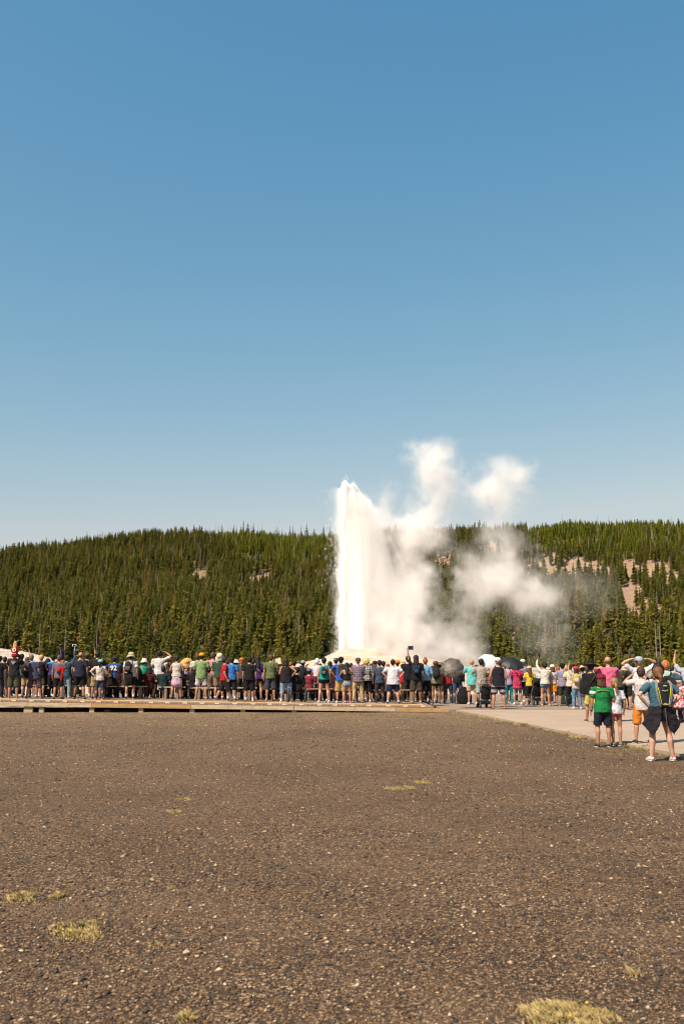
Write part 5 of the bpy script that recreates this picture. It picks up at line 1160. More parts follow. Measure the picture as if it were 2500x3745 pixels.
a = P(1473, 2566, 2413, 'woman in straw boater hat and red cardigan filming, khaki trousers', ('long', (206, 30, 48)), ('pants', (196, 160, 112)), ('short', HB), 'white', 'phone', 'phone', hat=('bucket', (232, 196, 130), (190, 150, 90)), fem=True, w=1.05); phone(a, 'phone held sideways above the straw boater hat', -1, tall=False, off=(.04, 0, .06))
P(1493, 2568, 2396, 'dark haired man in black T-shirt and charcoal trousers left of the raised tablet', ('tee', (22, 21, 24)), ('pants', (52, 48, 52)), ('short', HBK), 'dark', 'front', 'front', w=1.06)
a = P(1522, 2572, 2393, 'man with long dark dreadlocks, black T-shirt and brown camouflage shorts, one arm raised', ('tee', (20, 19, 21)), ('long_shorts', pattern((62, 50, 40), (96, 78, 58), 'spots', 11)), ('verylong', (42, 24, 20)), 'tan', ((.045, .05, .135), (.05, .07, .275), (.25, 0, 1)), 'down', tone=1, w=1.06); phone(a, 'black tablet lifted high above the crowd by the man with dreadlocks', -1, tablet=True, off=(.10, 0, -.02)); backpack(a, 'small navy backpack on the man with dreadlocks', (30, 38, 66), (40, 90, 130), s=.8)
P(1556, 2571, 2405, 'woman with ginger bun in light blue shirt and black leggings', ('long', (140, 190, 228), .50), ('leggings', (20, 20, 24)), ('bun', HGI), 'dark', 'front', 'front', fem=True, w=1.04)
a = P(1594, 2575, 2415, 'woman with long black hair, brown cap, leafy camouflage blouse and black shorts', ('tee', pattern((150, 146, 116), (92, 90, 72), 'spots', 22)), ('short_shorts', (22, 21, 23)), ('long', HBK), 'dark', 'front', 'front', hat=('cap', (112, 84, 74)), fem=True, tone=1, w=1.02); backpack(a, 'black and brown backpack over the leafy blouse', (46, 38, 34), s=1.05)
P(1609, 2570, 2417, 'person in wide brown hat half hidden behind the black haired woman', ('tee', (40, 38, 40)), ('shorts', (100, 88, 70)), ('short', HB), 'dark', hat=('sun', (150, 116, 88)))
P(1638, 2574, 2424, 'person with red top and charcoal trousers whose head is hidden by the dotted umbrella', ('tee', (176, 28, 44), .49), ('pants', (72, 66, 66)), ('short', HBK), 'dark', 'relax', 'front')
pj = P(1673, 2574, 2410, 'person in navy top and blue jeans standing under the dotted umbrella', ('long', (30, 30, 44)), ('pants', (62, 84, 128)), ('short', HBK), 'dark', 'low', 'down')
P(1727, 2577, 2409, 'bald man in aqua T-shirt and khaki shorts photographing', ('tee', (120, 214, 210), .42), ('shorts', (216, 188, 156)), ('bald', None), 'white', 'phone', 'phone', w=1.12)
a = P(1762, 2588, 2406, 'young man in stone grey T-shirt and pale denim shorts holding a black camera', ('tee', (190, 176, 162)), ('shorts', (176, 194, 196)), ('short', HBK), 'dark', 'phone', 'front', tone=1, w=1.02, socks=(BLK, .1))
e = empty('camera', wpos(a, a['arms'][0][2] + Vector((0, .02, .07))), 'black camera held at eye level by the man in stone grey T-shirt', 'camera'); MB().box((0, 0, 0), (.12, .06, .085)).build('camera_body', plain('cam_black', (26, 26, 28), .5), e, bevel=.01); MB().lathe([(.032, 0), (.034, .02), (.030, .07)]).build('lens', plain('cam_black', (26, 26, 28), .5), e).rotation_euler = (R(-90), 0, 0)
jk = empty('tied_shirt', wpos(a, Vector((0, 0, .50 * a['h']))), 'beige shirt knotted round the waist of the stone grey T-shirt', 'shirt'); MB().loft([(0, 0, .06), (0, -.01, -.10)], [(.165, .135), (.175, .14)], 14).soft('cloth', cloth((196, 176, 150)), jk, .02, .05, .07, 1)
P(1789, 2576, 2420, 'person in orange and black plaid shirt under the white umbrella, black trousers', ('long', pattern((196, 120, 96), (60, 36, 36), 'plaid', 14)), ('pants', (20, 20, 22)), ('short', HBK), 'pink', 'relax', 'relax')
P(1823, 2593, 2402, 'big man in navy sleeveless shirt and white cap, blue and lilac striped swim shorts', ('vest', (26, 27, 46), .45), ('shorts', pattern((176, 158, 176), (26, 26, 34), 'stripe', 5.2)), ('short', HGR), 'sandal', 'relax', 'relax', hat=('cap', (232, 230, 240)), w=1.2, stance=.085)
P(1861, 2576, 2424, 'person in lilac top and teal trousers under the black umbrella', ('long', (188, 170, 206)), ('pants', (20, 140, 150)), ('short', HBK), 'brown', fem=True)
a = P(1892, 2577, 2422, 'woman in hot pink leopard dress and grey leggings under the black umbrella', ('dresst', pattern((236, 52, 110), (110, 20, 50), 'spots', 20), .38), ('leggings', (164, 164, 172)), ('short', HBK), 'white', 'low', 'front', fem=True, w=1.04); crossbag(a, 'black bag on the back of the hot pink dress', (24, 22, 24), (24, 22, 24), 1, .66, 1.0)
P(1914, 2570, 2409, 'man in white cap and grey and white T-shirt right of the black umbrella', ('tee', (160, 158, 172)), ('shorts', (30, 30, 36)), ('short', HGR), 'dark', 'front', 'front', hat=('cap', (226, 218, 216)))
P(1938, 2578, 2433, 'girl in yellow T-shirt, beige cap and black leggings, long brown hair', ('tee', (244, 210, 60)), ('capri', (22, 21, 24)), ('long', (92, 54, 36)), 'pink', 'front', 'front', hat=('cap', (216, 196, 172)), fem=True)
P(1978, 2574, 2440, 'child in bright pink cap behind the stroller', ('tee', (214, 222, 236)), ('shorts', (80, 90, 110)), ('short', HB), 'dark', hat=('cap', (236, 60, 130)), kid=True)
a = P(1994, 2583, 2420, 'woman in cream blouse and denim shorts holding a black phone up with both hands', ('long', (240, 232, 214), .50), ('short_shorts', (108, 130, 150)), ('lowbun', HBK), 'tan', 'up', 'phone', fem=True, w=1.04); phone(a, 'black phone held upright above the pink cap', -1)
a = P(2023, 2582, 2428, 'woman in white cap, pastel blouse and short orange skirt', ('long', pattern((214, 206, 200), (226, 176, 180), 'spots', 12), .53), ('skirt', (236, 146, 30)), ('bob', HBR), 'sandal', 'front', 'front', hat=('cap', (244, 238, 230)), fem=True, kid=False, w=.95); crossbag(a, 'tan strap bag on the woman in orange skirt', (196, 150, 120), (206, 166, 136), 1, .50, .6)
P(2059, 2582, 2422, 'man in lilac grey shirt, black and white cap and olive shorts', ('tee', (158, 152, 176), .45), ('long_shorts', (66, 60, 44)), ('short', HBK), 'grey', 'front', 'front', hat=('cap', (30, 28, 32)), w=1.08)
P(2087, 2585, 2428, 'dark haired woman in cream T-shirt and black trousers', ('tee', (240, 222, 190)), ('pants', (18, 17, 20)), ('pony', HBK), 'dark', 'front', 'front', fem=True)
a = P(2109, 2592, 2434, 'woman in red rose headscarf and turned up blue jeans', ('tee', (214, 196, 176)), ('pants', (112, 148, 178)), ('long', HBK), 'white', 'up', 'front', hat=('cap', pattern((214, 60, 56), (160, 24, 34), 'spots', 30)), fem=True); phone(a, 'black phone held sideways high above the rose headscarf', -1, tall=False, off=(.0, 0, .05)); backpack(a, 'yellow and white patterned backpack under the rose headscarf', (222, 186, 96), (230, 224, 214), x=-.02)
P(2133, 2590, 2430, 'person in tan felt hat and red top left of the black hat', ('tee', (214, 30, 34)), ('pants', (50, 60, 84)), ('short', HB), 'dark', hat=('sun', (232, 200, 150), None, -25))
a = P(2166, 2641, 2409, 'man in black T-shirt, black cowboy hat and pale yellow shorts striding away', ('tee', (20, 19, 21), .46), ('shorts', (238, 224, 130)), ('short', HBK), 'brown', 'down', 'down', hat=('cowboy', (20, 18, 19), (190, 160, 120)), yaw=6, stride=-.11, w=1.06, z=.055); crossbag(a, 'black leather shoulder bag on the man in the black cowboy hat', (26, 24, 26), (70, 66, 66), -1, .60, 1.55)
P(2200, 2592, 2434, 'person in straw hat seen between the cowboy hat and the pink shirt', ('tee', (200, 190, 180)), ('pants', (60, 60, 70)), ('short', HBR), 'dark', hat=('sun', (226, 186, 120), None, -20))
P(2230, 2640, 2397, 'big bald man in bright pink shirt', ('long', (232, 110, 148)), ('shorts', (60, 60, 70)), ('bald', (104, 72, 52)), 'brown', 'front', 'phone', w=1.24, z=.055)
# ---- the six who stand closest
bj = P(2206, 2733, 2460, 'boy in green and white football jersey, maroon cap and navy shorts', ('tee', (22, 138, 70)), ('shorts', (32, 35, 56)), ('bob', (84, 56, 40)), 'dark', 'down', 'front', hat=('cap', (140, 18, 48)), z=.0, w=1.06, detail=True, kid=False, stance=.05)
b_ = bj; hq = b_['h']
MB().loft([b_['q'](-.085, -.075, .765), b_['q'](0, -.088, .775), b_['q'](.085, -.075, .765)], [(.006, .006)] * 3, 6).build('tan_piping', cloth((206, 176, 130)), b_['root'], smooth=True)
S, E, Wp, hv = b_['arms'][0]
MB().loft([S + (E - S) * .25, S + (E - S) * .52], [.0465 * hq * 1.05, .046 * hq * 1.05], 14, cap=False).build('white_sleeve_band', cloth((236, 232, 228)), b_['root'], smooth=True)
MB().loft([Wp + Vector((0, 0, .006)), Wp + (E - Wp) * .08], [.018 * hq, .019 * hq], 12).build('wristband', cloth((30, 28, 30)), b_['root'], smooth=True)
for s_ in (0, 1):
    an = b_['legs'][s_][2]; MB().loft([an + Vector((.038, .01, -.045)), an + Vector((.045, .05, -.058)), an + Vector((.040, .09, -.045))], [(.003, .007)] * 3, 6).build('white_swoosh', plain('sole', (225, 218, 208), .7), b_['root'])
gl = P(2254, 2728, 2477, 'slim girl in white T-shirt and pink shorts with low ponytail, right of the green jersey', ('tee', (240, 234, 240)), ('short_shorts', (226, 104, 132)), ('pony', (150, 108, 70)), 'grey', 'front', 'relax', z=.02, fem=True, w=.92, detail=True, kid=True, stance=.02)
P(2345, 2646, 2398, 'man in white T-shirt and pale blue cap with both hands clasped on his head', ('tee', (242, 238, 240)), ('shorts', (70, 66, 62)), ('short', HGR), 'sandal', 'onhead', 'onhead', hat=('cap', (176, 190, 204)), w=1.1, z=.055, tone=2)
P(2353, 2719, 2435, 'boy in off white T-shirt and bright orange shorts holding his hands to his eyes', ('tee', (226, 218, 216), .43), ('long_shorts', (240, 140, 40)), ('short', (66, 44, 32)), 'dark', 'ears', 'ears', z=.055, detail=True, w=.98, stance=.075)
P(2417, 2717, 2420, 'person with curly black hair and black T-shirt behind the woman in teal', ('tee', (44, 38, 36)), ('shorts', (70, 60, 56)), ('curly', (24, 17, 17)), 'navy', 'front', 'akimbo', z=.055, detail=True, tone=1, socks=(WHT, .08), stance=.08)
fw = P(2419, 2783, 2434, 'woman in teal T-shirt with hands on hips, brown ponytail, jacket tied round waist, largest figure', ('tee', (62, 108, 124), .545), ('short_shorts', (86, 112, 132)), ('pony', (112, 74, 44)), 'white', 'akimbo', 'akimbo', z=.005, fem=True, w=1.12, detail=True, tone=2, stance=.082)
hq = fw['h']; q_ = fw['q']
MB().lathe([(.017, -.009), (.022, 0), (.017, .009)], seg=14).build('hair_tie', plain('tie', (226, 80, 70)), fw['root'], loc=fw['head'] + Vector((0, -.062 * hq, -.008 * hq)), smooth=True).rotation_euler = (R(65), 0, 0)
for s_ in (0, 1):
    an = fw['legs'][s_][2]; MB().loft([an + Vector((0, -.05, -.03)), an + Vector((0, -.052, .005))], [(.035, .012), (.032, .012)], 10).build('pink_heel_tab', plain('pinkheel', (230, 96, 96)), fw['root'], smooth=True)
# hydration pack
e = empty('hydration_pack', wpos(fw, q_(0.02, -.088, .56)), 'black and grey hydration pack with neon yellow piping on the woman in teal', 'backpack', None, 0)
MB().loft([(0, 0, .0), (0, -.03, .07), (0, -.035, .25), (0, -.015, .41)], [(.075, .03), (.100, .045), (.125, .045), (.115, .026)], 18).soft('pack', cloth((40, 40, 44)), e, .012, .012, .06, 1)
for s_ in (-1, 1):
    MB().loft([(s_ * .075, -.062, .03), (s_ * .105, -.068, .16), (s_ * .128, -.062, .30), (s_ * .118, -.035, .415), (s_ * .115, .05, .455)], [(.018, .014), (.022, .014), (.022, .012), (.024, .010), (.026, .008)], 10).build('grey_side', cloth((150, 146, 142)), e, smooth=True)
    MB().loft([(s_ * .028, -.088, .055), (s_ * .062, -.088, .075), (s_ * .078, -.090, .17), (s_ * .094, -.088, .27), (s_ * .105, -.074, .34)], [.0048] * 5, 8).build('neon_piping', plain('neon', (226, 240, 20), .5), e, smooth=True)
    MB().loft([(s_ * .07, -.02, .04), (s_ * .15, .02, .02), (s_ * .19, .12, -.01)], [(.012, .004)] * 3, 8).build('waist_strap', cloth((120, 116, 112)), e, smooth=True)
MB().loft([(-.03, -.088, .055), (.03, -.088, .055)], [.0048, .0048], 8).build('neon_piping', plain('neon', (226, 240, 20), .5), e)
MB().box((.005, -.082, .375), (.055, .008, .014)).build('neon_tag', plain('neon', (226, 240, 20), .5), e)
MB().loft([(-.045, -.092, .30), (.0, -.098, .285), (.045, -.092, .30)], [(.006, .006)] * 3, 6).build('logo_print', plain('print_white', (220, 218, 214)), e)
MB().lathe([(.030, 0), (.028, .006)], seg=16, sy=.6).build('reflector', plain('refl', (170, 168, 166)), e, loc=(0, -.09, .07)).rotation_euler = (R(90), 0, 0)
MB().loft([(0, -.06, .0), (.01, -.075, -.16), (.02, -.06, -.42)], [(.009, .003)] * 3, 6).build('hanging_strap', cloth((96, 92, 88)), e)
jk = empty('tied_jacket', wpos(fw, Vector((0, 0, .46 * hq))), 'black rain jacket tied round the waist of the woman in teal, flaring to both sides', 'jacket')
t = GB(); t.loft([(0, .0, .19), (0, -.01, .08), (0, -.02, .0)], [(.185, .145), (.205, .15), (.205, .14)], 18)
for s_ in (-1, 1):
    pts = [(.015, .17), (.165, .18), (.25, .06), (.325, -.115), (.27, -.20), (.185, -.30), (.10, -.19), (.035, -.03)]; V_ = []
    for yy_ in (-.015, .03):
        V_ += [(s_ * x_, -.16 + x_ * x_ * 1.1 + yy_ - .02 * (z_ < 0), z_) for x_, z_ in pts]
    n_ = len(pts); t.raw(V_, [tuple(range(n_)), tuple(range(2 * n_ - 1, n_ - 1, -1))] + [(k, k + n_, (k + 1) % n_ + n_, (k + 1) % n_) for k in range(n_)])
t.soft('cloth', cloth((38, 34, 40)), jk, .011, .05, .13, 1)
# ---- behind and to the right of the closest six
a = P(2441, 2642, 2411, 'woman with wavy copper hair, mint green top and blue jeans', ('long', (190, 222, 206)), ('pants', (104, 148, 176)), ('curly', (170, 106, 62)), 'white', 'front', 'phone', z=.055, fem=True, w=1.14, tone=2); phone(a, 'black phone held up beside the wavy copper hair', 1); crossbag(a, 'black bag strap across the mint green top', (30, 28, 30), (24, 22, 26), -1, .52, .6)
i_ = P(2487, 2640, 2452, 'older person in faded navy cap and pink floral shirt sitting in the wheeled chair', ('tee', pattern((236, 214, 214), (220, 70, 96), 'spots', 16)), ('pants', (70, 70, 84)), ('short', (196, 186, 176)), 'grey', hat=('cap', (60, 86, 112)), z=.10, sit='seat', H=1.62)
P(2484, 2592, 2428, 'auburn haired person in pale pink top above the navy cap', ('tee', (230, 190, 200)), ('pants', (60, 60, 70)), ('bob', (110, 52, 34)), 'dark', fem=True)
P(2520, 2645, 2405, 'person in pale blue top with arm raised at the picture edge', ('tee', (190, 206, 224)), ('shorts', (60, 64, 80)), ('short', HB), 'dark', 'up', 'front', z=.055)
a = P(2288, 2590, 2432, 'woman in straw hat and black top with a bright blue backpack', ('tee', (34, 32, 36)), ('pants', (26, 26, 30)), ('long', HB), 'dark', 'front', 'phone', hat=('bucket', (236, 198, 138), (200, 160, 100)), fem=True, w=1.05); backpack(a, 'bright turquoise backpack under the straw hat', (20, 160, 206), s=1.25, z=.72)
a = P(2291, 2586, 2488, 'small child in floppy tan sunhat and navy top', ('tee', (70, 84, 128)), ('pants', (24, 22, 26)), ('short', HB), 'dark', 'front', 'front', hat=('sun', (236, 196, 130)), kid=True); backpack(a, 'small hot pink backpack on the child in tan sunhat', (220, 30, 84), s=1.35, z=.66)
P(2268, 2592, 2425, 'dark haired person with raised hands right of the big pink shirt', ('tee', (70, 80, 60)), ('pants', (50, 60, 80)), ('short', HBK), 'dark', 'phone', 'phone')
P(2316, 2596, 2420, 'dark haired person filming between blue backpack and clasped hands', ('tee', (40, 40, 46)), ('shorts', (30, 30, 34)), ('short', HBK), 'sandal', 'phone', 'phone')
P(2378, 2594, 2424, 'dark haired person seen over the right elbow of the man with clasped hands', ('tee', (170, 176, 170)), ('pants', (60, 70, 90)), ('short', HBK), 'dark', 'phone', 'front')
P(2462, 2594, 2432, 'person in khaki green top between the copper hair and the navy cap', ('tee', (112, 124, 92)), ('pants', (60, 62, 74)), ('short', HB), 'dark')

# ---- second and third rows, seen in the gaps
gapp = [(30, 2545, 2404, 'dark haired person behind the mauve dress', (150, 140, 150), (56, 72, 104)), (108, 2545, 2412, 'person in dark top glimpsed left of the leaning man', (50, 46, 60), (40, 44, 60)), (158, 2543, 2418, 'person in teal seen between the legs of the leaning man', (30, 110, 110), (60, 56, 60)),
        (226, 2545, 2408, 'person in brown top behind the red and black jacket', (96, 70, 56), (50, 50, 60)), (336, 2546, 2420, 'person in dark shirt between the two camera men', (60, 54, 50), (190, 160, 120)), (392, 2544, 2430, 'person in coral top glimpsed left of the 92 jersey', (210, 96, 80), (60, 56, 60)),
        (504, 2545, 2440, 'person in mustard top glimpsed left of the jade tunic', (206, 150, 60), (60, 70, 90)), (552, 2546, 2420, 'person in pale top behind the white T-shirt with lanyard', (206, 190, 180), (90, 60, 50)), (598, 2546, 2424, 'person in dark green top right of the white T-shirt with lanyard', (24, 66, 60), (50, 54, 60)),
        (660, 2546, 2416, 'person in black left of the floppy straw hat', (30, 30, 34), (40, 40, 48)), (700, 2546, 2418, 'person in black right of the floppy straw hat', (26, 26, 30), (26, 26, 30)), (757, 2546, 2414, 'person in blue top between yellow cap and pink shirt', (120, 96, 80), (60, 80, 110)), (925, 2548, 2412, 'person in grey between black T-shirt and purple T-shirt', (90, 86, 90), (40, 40, 44)),
        (962, 2550, 2418, 'person in maroon left of the olive T-shirt', (120, 40, 50), (36, 36, 40)), (1008, 2552, 2420, 'person in dark red right of the olive T-shirt', (150, 30, 30), (30, 34, 44)), (1062, 2552, 2420, 'person in grey above the wheelchair handles', (84, 80, 84), (40, 40, 48)), (1126, 2553, 2426, 'person in pink seen left of the floral blouse', (226, 60, 110), (40, 40, 50)),
        (1170, 2554, 2422, 'person in magenta behind the white hooded shirt', (214, 50, 120), (196, 40, 100)), (1220, 2555, 2424, 'person in crimson trousers behind the black top', (40, 38, 40), (160, 20, 70)), (1325, 2558, 2426, 'person in white between the two plaid shirts', (220, 214, 206), (96, 80, 60)), (1357, 2558, 2424, 'person in dark blue between buffalo check and slate top', (38, 44, 66), (36, 40, 52)),
        (1418, 2560, 2428, 'person in black behind the left elbow of the big white T-shirt', (34, 34, 38), (190, 180, 170)), (1480, 2560, 2424, 'person in maroon behind the red cardigan', (120, 24, 34), (180, 150, 110)), (1508, 2560, 2420, 'person in white shorts behind the dreadlocks', (50, 46, 46), (220, 206, 190)), (1540, 2562, 2422, 'person in dark teal left of the ginger bun', (36, 70, 76), (34, 36, 44)),
        (1575, 2562, 2428, 'person in white seen between blue shirt and leafy blouse', (224, 220, 214), (40, 40, 46)), (1622, 2562, 2432, 'person in camouflage shorts below the dotted umbrella', (50, 48, 48), (104, 92, 74)), (1660, 2563, 2432, 'person in pink behind the blue jeans', (226, 150, 160), (206, 160, 150)), (1776, 2566, 2428, 'person in red behind the stone grey T-shirt', (190, 50, 50), (30, 30, 34)),
        (1846, 2566, 2432, 'person in black under the left rim of the black umbrella', (34, 32, 36), (30, 30, 34)), (1878, 2566, 2432, 'person in dark red between teal trousers and pink dress', (110, 30, 50), (26, 26, 30)), (1926, 2568, 2436, 'person in navy left of the yellow T-shirt', (40, 46, 70), (34, 34, 44)), (2008, 2570, 2434, 'person in black between cream blouse and pastel blouse', (34, 32, 36), (34, 36, 44)),
        (2042, 2572, 2436, 'person in white between pastel blouse and lilac shirt', (222, 214, 210), (40, 70, 66)), (2073, 2572, 2434, 'person in dark green between lilac shirt and cream T-shirt', (40, 70, 64), (36, 60, 60)), (2122, 2574, 2436, 'person in red right of the rose headscarf', (200, 40, 44), (50, 60, 84)), (2150, 2576, 2436, 'person in rust behind the black leather bag', (150, 80, 50), (60, 60, 70)),
        (2182, 2578, 2438, 'person in maroon behind the yellow shorts', (130, 26, 36), (170, 20, 30)), (2216, 2580, 2440, 'person in grey behind the green jersey', (120, 120, 124), (60, 60, 70)), (2250, 2580, 2440, 'person in rose behind the girl with ponytail', (220, 130, 150), (70, 60, 70)), (2330, 2584, 2440, 'person in black behind the orange shorts', (36, 34, 38), (30, 30, 34)), (2395, 2584, 2440, 'person in mint behind the curly black hair', (170, 196, 180), (70, 80, 100)), (2425, 2584, 2440, 'person in sand behind the copper hair', (200, 180, 150), (70, 80, 100))]
for k, (x, fy, tp, lb, c1, c2) in enumerate(gapp):
    P(x, fy, tp + random.uniform(-3, 5), lb, ('tee' if k % 3 else 'long', c1), (('pants', 'shorts', 'pants', 'capri')[k % 4], c2), (('short', 'long', 'short', 'bob', 'short')[k % 5], (HBK, HBR, HB, HGI, HBL, HBK)[k % 6]), ('dark', 'white', 'grey')[k % 3], ('front', 'phone', 'low')[k % 3], ('front', 'front', 'phone')[k % 3], hat=(None, None, ('cap', (200, 60, 50)), None, ('sun', (226, 206, 166)), None, None)[k % 7], fem=bool(k % 2), tone=(0, 2, 1)[k % 3])
# seated on the benches; shirt colours darkened to paint in the crowd's shade
seat = [(134, (206, 90, 60)), (182, (40, 120, 150)), (250, (190, 180, 170)), (385, (206, 110, 60)), (402, (70, 70, 90)), (432, (150, 40, 50)), (458, (120, 100, 90)), (500, (60, 90, 60)), (545, (206, 60, 50)), (596, (60, 150, 160)), (664, (90, 60, 50)), (706, (40, 40, 60)), (762, (206, 180, 150)), (810, (120, 60, 100)), (868, (220, 170, 40)), (928, (90, 90, 110)), (968, (226, 206, 190)), (1014, (196, 60, 40)), (1130, (236, 80, 110)), (1174, (220, 60, 130)), (1222, (170, 30, 60)), (1292, (200, 170, 150)), (1360, (60, 66, 90)), (1412, (210, 210, 214))]
nmz = {(206, 90, 60): 'burnt orange'}
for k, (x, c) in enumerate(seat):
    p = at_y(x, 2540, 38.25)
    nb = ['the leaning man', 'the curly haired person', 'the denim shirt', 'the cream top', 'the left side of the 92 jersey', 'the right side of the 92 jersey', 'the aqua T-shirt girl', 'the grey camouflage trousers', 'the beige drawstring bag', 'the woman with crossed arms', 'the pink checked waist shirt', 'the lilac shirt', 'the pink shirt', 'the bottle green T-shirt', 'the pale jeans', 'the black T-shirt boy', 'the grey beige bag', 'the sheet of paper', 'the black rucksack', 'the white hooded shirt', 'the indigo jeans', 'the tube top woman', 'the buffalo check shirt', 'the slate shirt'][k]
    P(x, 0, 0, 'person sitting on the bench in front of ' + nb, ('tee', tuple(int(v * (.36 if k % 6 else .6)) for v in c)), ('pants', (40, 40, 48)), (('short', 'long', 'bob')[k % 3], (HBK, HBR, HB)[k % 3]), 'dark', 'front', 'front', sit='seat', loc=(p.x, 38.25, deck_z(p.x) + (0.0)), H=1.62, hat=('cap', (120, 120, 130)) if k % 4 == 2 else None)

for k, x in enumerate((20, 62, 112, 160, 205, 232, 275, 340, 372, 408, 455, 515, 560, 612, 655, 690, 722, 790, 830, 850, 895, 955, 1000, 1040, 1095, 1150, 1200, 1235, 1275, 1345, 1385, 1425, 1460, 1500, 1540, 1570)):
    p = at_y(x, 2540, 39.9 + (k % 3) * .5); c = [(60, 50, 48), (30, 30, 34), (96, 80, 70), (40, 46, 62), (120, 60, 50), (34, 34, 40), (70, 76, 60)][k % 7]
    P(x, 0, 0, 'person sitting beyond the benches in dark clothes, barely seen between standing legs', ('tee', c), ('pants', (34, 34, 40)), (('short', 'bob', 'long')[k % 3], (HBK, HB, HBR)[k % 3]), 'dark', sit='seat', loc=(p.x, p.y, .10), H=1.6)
for o in [o for o in COL.objects if str(o.get('label', '')).startswith('person sitting beyond the benches')]: o['group'] = 'people sitting beyond the benches'
# ---- umbrellas
def dotted():
    m, nt, b = new_mat('dotted_cloth'); tc = nt.nodes.new('ShaderNodeTexCoord'); vo = nt.nodes.new('ShaderNodeTexVoronoi'); vo.inputs['Scale'].default_value = 22; nt.links.new(tc.outputs['Object'], vo.inputs['Vector'])
    f = math_n(nt, 'LESS_THAN', vo.outputs['Distance'], .30); nt.links.new(mix(nt, f, (.030, .025, .022), (.50, .38, .24)), b.inputs['Base Color']); b.inputs['Roughness'].default_value = .55; return m
p = at_y(1651, 2442, 35.6); umbrella(p + Vector((-.0, -.10, .06)), .43, 'black umbrella with small gold dots tilted toward the camera', dotted(), (-.12, -1.0, .55), .2)
p = at_y(1787, 2420, 36.6); m_ = cloth((244, 238, 240)); umbrella(p + Vector((.03, 0, .10)), .40, 'plain white umbrella behind the man in stone grey T-shirt', m_, (.10, -.85, .80), .3)
p = at_y(1874, 2430, 36.9); umbrella(p + Vector((0, -.05, .17)), .46, 'large black umbrella right of the white cap', plain('black_nylon', (20, 20, 21), .6), (.15, -.55, .9), .1)

# ---- wheelchair, strollers
def wheel(parent, c, r, wdt, spokes=12, tyre=(34, 34, 36), ax='X'):
    w = bpy.data.objects.new('wheel', None); COL.objects.link(w); w.parent = parent; w.location = c
    t = MB(); n = 28; V = []; Fc = []
    for k in range(n):
        a = 6.2832 * k / n
        for j in range(6):
            b_ = 6.2832 * j / 6; V.append((math.sin(b_) * wdt * .5, math.cos(a) * (r - wdt * .5 + math.cos(b_) * wdt * .5), math.sin(a) * (r - wdt * .5 + math.cos(b_) * wdt * .5)))
    for k in range(n):
        for j in range(6): Fc.append((k * 6 + j, k * 6 + (j + 1) % 6, ((k + 1) % n) * 6 + (j + 1) % 6, ((k + 1) % n) * 6 + j))
    MB().raw(V, Fc).build('tyre', plain('rubber', tyre, .8), w, smooth=True)
    s_ = MB()
    for k in range(spokes):
        a = 6.2832 * k / spokes; s_.loft([(0, 0, 0), (0, math.cos(a) * r * .93, math.sin(a) * r * .93)], [.003, .003], 4)
    s_.loft([(-.03, 0, 0), (.03, 0, 0)], [.022, .022], 10); s_.build('spokes', plain('steel', (170, 170, 172), .35, .8), w)
    return w
STEEL = plain('steel', (170, 170, 172), .35, .8); FRB = plain('frame_black', (30, 30, 32), .5); NYL = cloth((24, 24, 27))
def wheelchair(x, y, z, lab, rz=0):
    e = empty('wheelchair', (x, y, z), lab, 'wheelchair', None, rz)
    for s_ in (-1, 1):
        w = wheel(e, (s_ * .30, 0, .30), .30, .035); MB().lathe([(.262, -.004), (.268, 0), (.262, .004)], seg=28).build('hand_rim', STEEL, w, loc=(s_ * .035, 0, 0), smooth=True).rotation_euler = (0, R(90), 0)
        wheel(e, (s_ * .24, .42, .09), .09, .03, 5)
        MB().loft([(s_ * .22, -.14, 1.0), (s_ * .22, -.10, .92), (s_ * .22, -.02, .90), (s_ * .22, .0, .30)], [.012] * 4, 8).build('push_handle', FRB, e, smooth=True)
        MB().loft([(s_ * .23, -.02, .66), (s_ * .23, .30, .66), (s_ * .23, .34, .5), (s_ * .23, .46, .12)], [.013] * 4, 8).build('side_frame', FRB, e, smooth=True)
        MB().box((s_ * .245, .14, .69), (.05, .28, .03)).build('armrest', FRB, e, bevel=.008)
        MB().box((s_ * .11, .52, .12), (.14, .16, .012)).build('footrest', FRB, e)
    MB().box((0, .0, .70), (.42, .03, .42)).build('back_panel', NYL, e, bevel=.01); MB().box((0, .20, .49), (.42, .42, .04)).build('seat', NYL, e, bevel=.01)
    return e
p = at_z(1084, 2569, deck_z(-1.6)); wheelchair(p.x, p.y, deck_z(p.x), 'black wheelchair with large spoked wheels behind the stout woman in capris', .18)
P(0, 0, 0, 'person in black sitting in the wheelchair, seen from behind', ('long', (24, 24, 27)), ('pants', (30, 30, 36)), ('short', HBK), 'dark', 'front', 'front', sit='seat', loc=(p.x + .02, p.y + .10, deck_z(p.x) + .03), H=1.66)
p = at_z(2493, 2640, .055); wheelchair(p.x, p.y, .055, 'black wheeled chair carrying the older person in the faded navy cap', .1)
